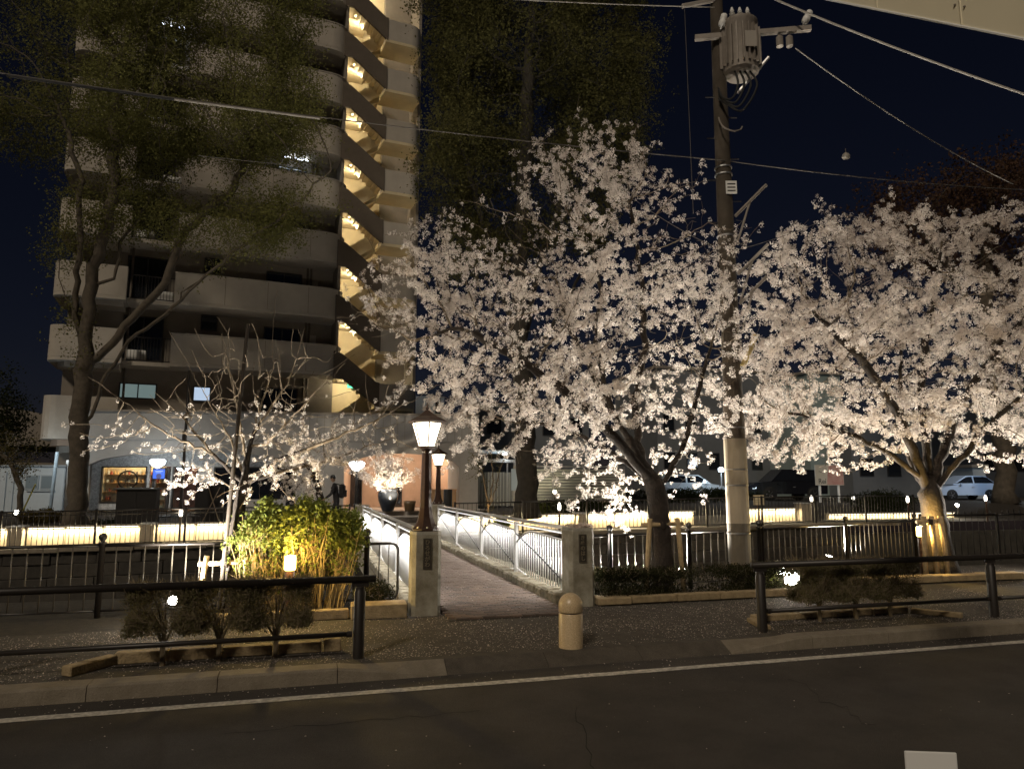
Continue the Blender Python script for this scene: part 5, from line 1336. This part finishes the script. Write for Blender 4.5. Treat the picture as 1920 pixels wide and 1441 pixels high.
cherry('cherry_tree', 'cherry in full blossom with a yellow lit trunk tied to stakes on the right', r0,
    [[(1768, 1078), (1757, 1000), (1748, 940)],
     [(1748, 940), (1722, 870, -.1), (1690, 785, -.3), (1620, 680, -.6), (1540, 600, -.8)],
     [(1748, 930), (1736, 830), (1726, 730, .1), (1740, 600, .2), (1765, 470, .2)],
     [(1752, 920), (1790, 872, -.2), (1850, 800, -.5), (1930, 730, -.7)],
     [(1742, 930), (1705, 860, .6), (1690, 760, .9), (1690, 640, 1.1)],
     [(1738, 900), (1650, 840, -.3), (1560, 800, -.6), (1470, 770, -.7)],
     [(1750, 900), (1800, 760, .6), (1880, 640, .9), (1960, 560, 1.0)]],
    [(1690, 660, 290, 170, 2.6, 0), (1520, 520, 120, 120, 1.8, -.4), (1860, 465, 110, 95, 1.6, 0), (1490, 790, 110, 100, 1.5, -.5), (1900, 760, 160, 110, 1.8, -.4), (1600, 850, 90, 50, 1.2, 0), (1650, 440, 120, 60, 1.6, 0), (2040, 600, 120, 170, 1.8, 0)],
    16.1, 9, .25, .17, 3.2, .052, natt=3200, size=1.05, infl=1.3, kill=.2)
l0 = W(-4.2, 3.95)
YL = 11.45
def keepL(Nw):
    z = Nw[:, 2]; x = Nw[:, 0]
    out = np.clip((3.45-z)/.9, .0, 1)
    return out*(.4+.8*(np.abs(x+4.4) > .35))
cherry('cherry_tree', 'young half bare cherry with few blossoms supported by a leaning pole', l0,
    [[(443, 1130), (441, 1000), (455, 920)],
     [(455, 920), (466, 850), (490, 760, .1), (514, 680, .1), (512, 608, .1)],
     [(458, 912), (520, 862, -.2), (600, 832, -.4), (680, 800, -.6), (765, 755, -.8)],
     [(466, 902), (560, 878, .3), (650, 852, .5), (745, 815, .6)],
     [(452, 900), (400, 852, -.2), (330, 820, -.4), (262, 778, -.5), (198, 728, -.6)],
     [(456, 890), (432, 820, .3), (392, 755, .5), (348, 672, .6)],
     [(462, 868), (442, 750, -.2), (416, 625, -.3)],
     [(478, 805), (540, 720, .3), (572, 615, .4)],
     [(448, 920), (400, 892, .2), (340, 910, .3)],
     [(490, 840), (560, 770, -.3), (620, 700, -.5)],
     [(400, 850, -.2), (330, 770, -.3), (290, 735, -.3)]],
    [(330, 810, 130, 50, .8, -.3), (610, 830, 150, 50, .9, 0), (470, 790, 110, 70, .9, 0), (450, 710, 110, 60, .6, 0), (570, 720, 80, 60, .5, .2), (700, 780, 70, 40, .5, -.4), (480, 880, 140, 40, .7, 0)],
    YL, 12, .095, .10, 1.15, .035, natt=420, shoots=.8, slen=(4, 10), infl=.55, kill=.13, keep=keepL, tip=.0042, size=.66, maxr=.03)
# flowering tree far behind the bare cherry, mostly in the shade
v = at(606, 940, 25.0); rng = np.random.default_rng(31)
cherry('cherry_tree', 'dim flowering tree hanging over the stone panel by the walking person', (v.x, v.y, .6),
    [[(606, 975), (600, 930), (590, 890)], [(590, 890), (560, 860), (525, 870)], [(592, 892), (570, 900, .3), (545, 925, .4)]],
    [(560, 890, 55, 55, 1.0, 0), (600, 860, 30, 25, .6, 0)], 25.0, 33, .12, .18, .7, .06, natt=110, infl=1.2, kill=.22, size=1.3)
# flowering branches in the tall pot
rng = np.random.default_rng(41)
limbs = []; PB = Vector((POT.x, POT.y, POT.z-.05))
t = thing('potted_cherry', 'bunch of flowering cherry branches spreading out of the tall dark pot', 'plant', PB, 0)
mb = MB(); pts = []
for i in range(46):
    a = rng.uniform(0, 6.28); el = R(rng.uniform(22, 88)); L = rng.uniform(1.3, 2.3)*(1-.30*math.sin(el)); d = Vector((math.cos(a)*math.cos(el), math.sin(a)*math.cos(el)*.8, math.sin(el)))
    P = [Vector((rng.normal(0, .08), rng.normal(0, .08), 0))]
    for k in range(1, 6): P.append(P[0]+d*L*k/5+Vector(rng.normal(0, .04, 3))+Vector((0, 0, .10*(k/5)**2)))
    mb.tube(P, [.014*(1-k/7) for k in range(6)], 5)
    for k in range(2, 6):
        for _ in range(7): pts.append(P[k].lerp(P[k-1], rng.random())+Vector(rng.normal(0, .07, 3)))
mb.build('branches', mat('twig_pale', (.34, .24, .14), .9), t)
scatter('crown', FV, pts, rng.uniform(.9, 1.5, len(pts)), rng, M_petal, t)
lamp('pot_light', 'SPOT', (-.34, -.55, .05), 110, (1, .84, .62), .06, parent=t, spot_size=R(120), spot_blend=.5, target=(.15, .1, .9))
lamp('pot_light', 'SPOT', (.75, -1.25, -.55), 620, (1, .84, .62), .06, parent=t, spot_size=R(75), spot_blend=.6, target=(.0, .0, 1.05))  # second spot without a fixture, added to brighten the upper blossoms
tt = thing('spotlight', 'tiny spotlight at the rim of the tall dark pot', 'spotlight', PB+Vector((-.33, -.33, .02)), 0, 'small spotlights on the far bank')
MB().lathe([(.03, 0), (.06, .03), (.06, .08)], 10).build('housing', M_dkmetal, tt); MB().lathe([(.055, .081), (.05, .10), (.01, .115)], 10).build('lens', lightmat('pot_spot_glow', (1, .9, .7), 20), tt)

# ------------------------------------------------------------------ zelkovas and other trees
LV = leaf_variants(np.random.default_rng(5))
def broadleaf(name, label, base, limbs, ells, Y, seed, root_r, step, nl, off, leaf, lsize, natt=900, infl=2.4, kill=.45, bark=M_zbark, twig=None, maxr=.05, cat='tree', flare=.5, keep=None, tip=.008, group='tall trees'):
    rng = np.random.default_rng(seed)
    L = [pxl(l, Y) for l in limbs]; L[0][0] = Vector(base)
    A = []; tot = sum(e[2]*e[3]*e[4] for e in ells)
    for (cx, cy, rx, ry, dd, dY) in ells: A.append(px_ell(rng, max(8, int(natt*rx*ry*dd/tot)), cx, cy, rx, ry, Y, dd, .1, dY))
    t, N, par, r, nch = plant_tree(name, label, cat, L, np.concatenate(A), rng, step, infl, kill, 90, root_r, tip, bark, twig or bark, group, branch_below=.05, flare=flare)
    sel = r < maxr
    ph = (np.sin(N[:, 0]*1.1+seed)+np.sin(N[:, 2]*1.6+1.3*seed)+np.sin(N[:, 1]*.9))/3
    per = np.where(sel, np.clip(1+2.0*ph, .06, None), 0)*nl
    if keep is not None: per = per*keep(N+np.array(base))
    pts = along(N, par, sel, rng, per, off)
    scatter('crown', LV, pts, rng.uniform(.7, 1.3, len(pts))*lsize, rng, leaf, t)
    print(name, 'nodes', len(N), 'leaf clumps', len(pts)); return t
v = at(145, 960, 24.5)
broadleaf('zelkova_tree', 'huge tree with a forked trunk and thin green crown in front of the balconies', (v.x, v.y, .55),
    [[(145, 960), (146, 880), (150, 800), (158, 720), (152, 650)],
     [(158, 700), (165, 560), (195, 440), (214, 370), (216, 220, .5), (230, 100, 1)],
     [(152, 660), (140, 590), (152, 450, -.5), (148, 320, -.8), (110, 200, -1)],
     [(168, 800), (200, 700), (240, 640, -.4), (310, 590, -.8), (400, 505, -1.2), (520, 415, -1.5), (620, 320, -1.6)],
     [(165, 690), (250, 595, .5), (310, 530, .8), (350, 430, 1.0), (440, 350, 1.2), (480, 260, 1.4)],
     [(205, 540), (235, 440, .6), (275, 385, .9), (330, 300, 1)],
     [(330, 560, -.8), (420, 490, -1), (560, 420, -1), (650, 395, -1)],
     [(150, 620), (110, 520, .5), (105, 440, .8)]],
    [(300, 130, 320, 190, 3.8, 0), (210, 350, 130, 90, 2.2, 0), (60, 170, 130, 150, 2.5, 0), (500, 190, 150, 140, 2.6, -.5), (150, 470, 70, 60, 1.5, 0), (420, 400, 150, 70, 1.6, -.5), (300, -60, 380, 110, 3.5, 0)],
    24.5, 51, .31, .34, 13, .32, M_gleaf, .25, natt=2000, infl=3, kill=.5)
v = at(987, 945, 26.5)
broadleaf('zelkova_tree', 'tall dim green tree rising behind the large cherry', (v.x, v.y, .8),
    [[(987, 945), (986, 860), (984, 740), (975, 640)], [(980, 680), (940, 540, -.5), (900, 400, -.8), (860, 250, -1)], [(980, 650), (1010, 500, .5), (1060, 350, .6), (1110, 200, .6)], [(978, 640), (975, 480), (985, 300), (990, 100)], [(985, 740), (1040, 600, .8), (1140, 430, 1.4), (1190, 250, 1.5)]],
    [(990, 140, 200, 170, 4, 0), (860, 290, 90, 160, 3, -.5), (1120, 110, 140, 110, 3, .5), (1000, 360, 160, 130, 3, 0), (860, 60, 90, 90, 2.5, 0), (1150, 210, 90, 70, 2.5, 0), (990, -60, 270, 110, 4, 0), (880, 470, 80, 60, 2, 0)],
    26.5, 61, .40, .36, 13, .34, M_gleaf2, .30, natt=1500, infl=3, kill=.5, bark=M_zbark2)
v = at(1885, 930, 40)
broadleaf('zelkova_tree', 'reddish brown tree far behind on the right above the cherry blossoms', (v.x, v.y, .9),
    [[(1885, 935), (1880, 800), (1850, 620)], [(1850, 640), (1780, 500), (1700, 420)], [(1850, 620), (1850, 480), (1860, 330)]],
    [(1840, 400, 150, 120, 5, 0), (1700, 420, 110, 90, 4, 0), (1920, 340, 90, 80, 4, 0), (1960, 480, 120, 120, 4, 0)],
    40, 71, .5, .55, 7, .5, M_rleaf, .55, natt=600, infl=4, kill=.8)
v = at(36, 955, 27)
broadleaf('pine_tree', 'small bushy tree with a thin trunk in front of the pale shed', (v.x, v.y, .6), [[(36, 955), (40, 915), (32, 880)], [(34, 890), (15, 860), (0, 850)]],
    [(15, 850, 60, 50, 1.2, 0), (-40, 830, 70, 60, 1.4, 0), (45, 880, 25, 25, .8, 0)], 27, 81, .10, .25, 3.5, .18, M_pleaf, .22, natt=160, infl=1.6, kill=.32, group='trees at the left edge', flare=.2)
v = at(-10, 930, 38)
broadleaf('dark_tree', 'black silhouette of a tree at the left edge behind the shed', (v.x, v.y, .9), [[(-10, 935), (0, 850), (15, 780)]],
    [(15, 780, 45, 55, 1.8, 0), (-40, 760, 70, 90, 2.2, 0), (70, 840, 40, 30, 1.5, 0)], 38, 83, .18, .4, 4.5, .32, M_dleaf, .42, natt=200, infl=2.6, kill=.5, group='trees at the left edge', flare=.2)
# small lit tree right of the bridge end
v = at(918, 965, 26.2)
broadleaf('small_tree', 'slender small tree with several pale stems lit from below beside the bridge end', (v.x, v.y, .55),
    [[(918, 985), (916, 960), (914, 930)], [(914, 935), (906, 890), (885, 850)], [(916, 950), (925, 900), (922, 860)], [(917, 960), (935, 890), (945, 860)]],
    [(900, 870, 50, 35, .8, 0), (930, 850, 35, 30, .8, 0)], 26.2, 91, .055, .16, .55, .10, M_gleaf, .16, natt=70, infl=1.0, kill=.22, bark=M_twig, group='small plants on the far bank', flare=.1, tip=.006)
lamp('tree_uplight', 'SPOT', (v.x-.1, v.y-.6, .62), 40, (1, .62, .22), .05, spot_size=R(70), spot_blend=.6, target=(v.x, v.y, 1.9))
tt = thing('spotlight', 'tiny orange spotlight below the slender small tree', 'spotlight', (v.x-.1, v.y-.6, .45), 0, 'small spotlights on the far bank')
MB().lathe([(.03, 0), (.05, .04), (.05, .12)], 10).build('housing', M_dkmetal, tt); MB().lathe([(.045, .121), (.01, .13)], 10).build('lens', lightmat('orange_glow', (1, .6, .2), 10), tt)

# ------------------------------------------------------------------ shrubs and hedges
def bush(name, label, loc, size, seed, nleaf, leaf, lsize, ntwig, rz=TH, cat='shrub', group=None, stems=(), flat=True, twigm=M_twig, z0=.0, twr=.004, lv=None, stemr=.018):
    rng = np.random.default_rng(seed); t = thing(name, label, cat, loc, rz, group); sx, sy, sz = size
    def pt(n):
        p = rng.uniform(-1, 1, (n, 3))
        p = np.sign(p)*np.abs(p)**.55
        if not flat:
            d = rng.normal(size=(n, 3)); d /= np.linalg.norm(d, axis=1)[:, None]; p = d*(rng.random(n)**.4)[:, None]*(1+.12*np.sin(d[:, :1]*7)+.12*np.sin(d[:, 2:]*6))
        p = p*np.array([sx/2, sy/2, sz/2])+np.array([0, 0, z0+sz/2])
        return p+rng.normal(0, .018, (n, 3))
    mb = MB()
    for (x, y) in stems:
        zt = z0+sz*.25
        mb.tube([(x, y, -.03), (x+rng.normal(0, .01), y, z0*.55), (x+rng.normal(0, .02), y, zt)], [stemr*1.25, stemr, stemr*.8], 7)
        for k in range(9):
            a = rng.uniform(0, 6.28); e = Vector((x+math.cos(a)*sx*.38*rng.uniform(.5, 1), y+math.sin(a)*sy*.38, z0+sz*rng.uniform(.3, .85)))
            mid = Vector((x, y, z0*.6+rng.uniform(0, .08))).lerp(e, .5)+Vector((0, 0, .03)); mb.tube([(x, y, z0*rng.uniform(.45, .9)), mid, e], [stemr*.55, stemr*.4, .003], 5)
    if mb.v: mb.build('stem', twigm, t)
    if ntwig:
        A = pt(ntwig); V = []; F = []
        for p in A:
            d = rng.normal(0, 1, 3); d[2] = abs(d[2])*1.2; d /= np.linalg.norm(d); L = rng.uniform(.06, .18); s = np.cross(d, rng.normal(size=3)); s = s/np.linalg.norm(s)*twr; w = np.cross(d, s)
            b = len(V); V += [p+s, p-s*.5+w*.8, p-s*.5-w*.8, p+d*L]; F += [(b, b+1, b+3), (b+1, b+2, b+3), (b+2, b, b+3)]
        o = inst('twigs', npmesh('twigs', np.array(V), np.array(F), 3, twigm), t); o['kind'] = 'stuff'
    if nleaf: scatter('leaves', lv or HV, pt(nleaf), rng.uniform(.6, 1.3, nleaf)*lsize, rng, leaf, t)
    return t
HV = leaf_variants(np.random.default_rng(7), 5, 6, .5, .5, .38)
M_htwig = mat('hedge_twig', (.16, .125, .075), .95)
hl = [('left one of the three brown clipped shrubs behind the left guard rail', -4.56, .80), ('middle one of the three brown clipped shrubs behind the left guard rail', -3.98, .82), ('right one of the three brown clipped shrubs behind the left guard rail', -3.38, .84)]
for i, (lab, a, b) in enumerate(hl):
    bush('clipped_shrub', lab, W(a, b), (.80 if i == 1 else .76, .46, .50), 100+i, 5200, M_hleaf, .026, 2200, stems=((0, 0),), z0=.36, group='brown clipped shrubs behind the left rail', twigm=M_htwig, stemr=.026)
hr = [('clipped shrub nearest to the bright spotlight behind the right guard rail', 4.20, .98), ('middle clipped shrub between its two neighbours behind the right guard rail', 4.86, 1.0), ('clipped shrub nearest to the staked tree behind the right guard rail', 5.50, 1.02)]
for i, (lab, a, b) in enumerate(hr):
    bush('clipped_shrub', lab, W(a, b), (.76, .50, .54), 110+i, 4600, M_hleaf, .027, 2000, stems=((0, 0), (.03, .05)), z0=.30, group='clipped shrubs behind the right rail', twigm=M_htwig, stemr=.022)
bush('clipped_hedge', 'long dark green clipped hedge under the large cherry', W(3.7, 3.55), (3.9, .55, .50), 120, 9000, M_hdark, .05, 1500, cat='hedge', group=None, twigm=M_htwig)
bush('low_hedge', 'low hedge with lit top leaves behind the bright spotlight', W(7.3, 4.55), (3.6, .5, .34), 121, 5000, M_hdark, .05, 500, cat='hedge', twigm=M_htwig)
bush('ground_shrub', 'small weedy shrub at the foot of the bridge pillar in the shadow', W(-2.0, 3.62), (.7, .5, .5), 123, 500, M_hdark, .06, 200, flat=False, group=None)
bush('ground_shrub', 'small lit plant left of the bright spotlight by the rail post', W(5.05, 3.55), (.5, .4, .45), 124, 350, M_sleaf, .05, 300, flat=False)
# big leafy shrub lit yellow by the post light
rng = np.random.default_rng(131)
sc0 = W(-3.20, 4.0); t = thing('leafy_shrub', 'large leafy green shrub with bare yellow lit stems behind the post light', 'shrub', sc0, TH)
mb = MB(); lp_ = []
for i in range(210):
    x0 = rng.uniform(-.75, .75); y0 = rng.uniform(-.3, .3); top = 1.12+.42*(1-(abs(x0)/1.0)**4); h = top*rng.uniform(.75, 1.02)
    e = Vector((x0*1.25+rng.normal(0, .14), y0*1.3+rng.normal(0, .1), h)); P = [Vector((x0, y0, -.02))]
    for k in range(1, 6): P.append(P[0].lerp(e, k/5)+Vector((rng.normal(0, .03), rng.normal(0, .03), 0)))
    P[-1] = e; mb.tube(P, [.0075*(1-k*.13) for k in range(6)], 5)
    for k in range(3):
        q = rng.uniform(.3, .9); s0 = P[0].lerp(e, q); s1 = s0+Vector((rng.normal(0, .12), rng.normal(0, .1), rng.uniform(.05, .2))); mb.tube([s0, s1], [.004, .002], 4)
        lp_.append(tuple(s1))
mb.build('stems', mat('shrub_stem', (.30, .22, .10), .85, var=.2, scale=8), t)
n = 5200; a = rng.uniform(-1, 1, n); zt = 1.10+.46*(1-np.abs(a)**4)+.10*np.sin(a*9)+.06*np.sin(a*23); q = 1.04-rng.random(n)**1.4*.62
P = np.stack([a*1.0+rng.normal(0, .05, n), rng.uniform(-.5, .5, n), zt*q+rng.normal(0, .03, n)], 1)
dens = (P[:, 2] > 1.02+.12*np.sin(P[:, 0]*6)) | (rng.random(n) < .10)
P = np.concatenate([P[dens], np.array(lp_)])
SV = leaf_variants(np.random.default_rng(9), 6, 5, .6, 1.0, .42)
scatter('leaves', SV, P, rng.uniform(.5, 1.4, len(P))*.046, rng, M_sleaf, t)
for (px, py, Y, s, m, lab) in ((1085, 925, 31.5, (4.4, .8, .75), M_dleaf, 'dark clipped bush beside the warm spotlight and the louvre fence'), (1012, 935, 31.0, (.8, .6, .6), M_sleaf, 'small yellow green bush lit by the warm spotlight'), (941, 965, 26.0, (.5, .4, .6), M_sleaf, 'small bright green plant right of the slender tree'), (215, 965, 25.3, (1.8, .8, .6), M_dleaf, 'dark low bush at the foot of the huge tree'), (1655, 925, 34, (3.6, 2.0, 1.3), M_dleaf, 'dark sloping bush behind the staked tree'), (80, 950, 26.5, (1.6, .8, .5), M_pleaf, 'brownish low bush in front of the pale shed'), (505, 965, 25.5, (1.8, .6, .6), M_dleaf, 'dark bush below the stone panel'), (1300, 925, 40, (9, .8, .9), M_dleaf, 'dark long bush in front of the white estate car')):
    v = at(px, py, Y); a, b = ab(v); bush('garden_bush', lab, (v.x, v.y, zfar(a, b)-.05), s, int(px), int(900*max(1, s[0]*s[2]*.5)), m, .11, 0, flat=False, group='bushes on the far bank')

# stakes
def pole_thing(name, label, cat, p, q, r, m=M_wood, group=None):
    t = thing(name, label, cat, p, 0, group); MB().tube([(0, 0, 0), Vector(q)-Vector(p)], [r, r*.85], 10).build('shaft', m, t, smooth=True); return t
p = W(-4.32, 3.82); pole_thing('support_pole', 'long dark pole leaning against the bare cherry and rising above it', 'pole', p, at(465, 608, 11.2), .034, mat('pole_dark', (.035, .026, .018), .8), )
def tree_support(label, base, posts, bar_z, x0, x1, r=.04):
    t = thing('tree_support', label, 'tree support', base, TH, 'wooden tree supports')
    for (xa, xb, y) in posts: MB().tube([(xa, y, -.05), (xb, y, bar_z+.12)], r, 10).build('post', M_wood, t, smooth=True)
    MB().tube([(x0, .02, bar_z), (x1, .02, bar_z+.01)], r*.9, 10).build('crossbar', M_wood, t, smooth=True)
    MB().lathe([(.06, -.06), (.066, 0), (.06, .06)], 12, (x0*.5+x1*.5, .0, bar_z)).build('rope_tie', M_bark, t)
tree_support('wooden stakes with a short crossbar holding the bare cherry', l0+Vector((0, -.12, 0)), ((-.42, -.30, 0), (.30, .26, 0)), .78, -.42, .34)
tree_support('yellow lit wooden stakes with a crossbar beside the staked cherry trunk', r0+Vector((-.25, -.35, 0)), ((-.42, -.36, 0), (-.10, -.16, 0), (.12, .02, -.06)), 1.18, -.52, .12, .055)
tree_support('dark wooden stakes tied to the trunk of the large cherry', c0+Vector((.0, -.2, 0)), ((-.38, -.25, 0), (.40, .30, 0)), 1.25, -.40, .42, .045)

# ------------------------------------------------------------------ fallen petals
rng = np.random.default_rng(77)
PV = leaf_variants(rng, 5, 1, .1, 1.0, .42)
def petals(n, a0, a1, b0, b1, z, name='fallen_petals', s=(.008, .017)):
    a = rng.uniform(a0, a1, n); b = rng.uniform(b0, b1, n)
    k = (np.sin(a*3.1+b*2)+np.sin(a*1.3-b*4.1)+np.sin(b*5+a*.7))/3; m = rng.random(n) < .55+.45*k
    a, b = a[m], b[m]; pts = np.stack([OX+a*RX-b*RY, OY+a*RY+b*RX, np.full(len(a), z)+rng.uniform(0, .004, len(a))], 1)
    g = rng.uniform(0, 6.28, len(a)); tl = rng.normal(0, .35, len(a)); c, s_ = np.cos(g), np.sin(g)
    # flat-lying: local x along the leaf, z up, with a slight tilt
    Rm = np.zeros((len(a), 3, 3)); Rm[:, 0, 0] = c; Rm[:, 0, 1] = -s_; Rm[:, 1, 0] = s_; Rm[:, 1, 1] = c; Rm[:, 2, 2] = 1; Rm[:, 2, 0] = tl*.5
    return pts, Rm
flat = [(np.array([[0, 0, 0], [.5, .42, .1], [1, 0, .12], [.5, -.42, .1]], float), np.array([[0, 1, 2], [0, 2, 3]]))]
P1, R1 = petals(27000, -8, 9, .36, 3.0, .006); P2, R2 = petals(900, -1.0, .9, 2.8, 9, .05); P3, R3 = petals(700, -7, 8, -.36, .09, -.112); P4, R4 = petals(260, -8, 8, -4.2, -.4, -.112); P5, R5 = petals(3000, 1.4, 13, 3.0, 6, .0)
P = np.concatenate([P1, P2, P3, P4, P5]); Q = np.concatenate([R1, R2, R3, R4, R5])
o = scatter('fallen_petals', flat, P, rng.uniform(.009, .023, len(P)), rng, M_petal2, rots=Q)
o['label'] = 'fallen cherry petals strewn over the dark sidewalk and the bricks'; o['category'] = 'petals'
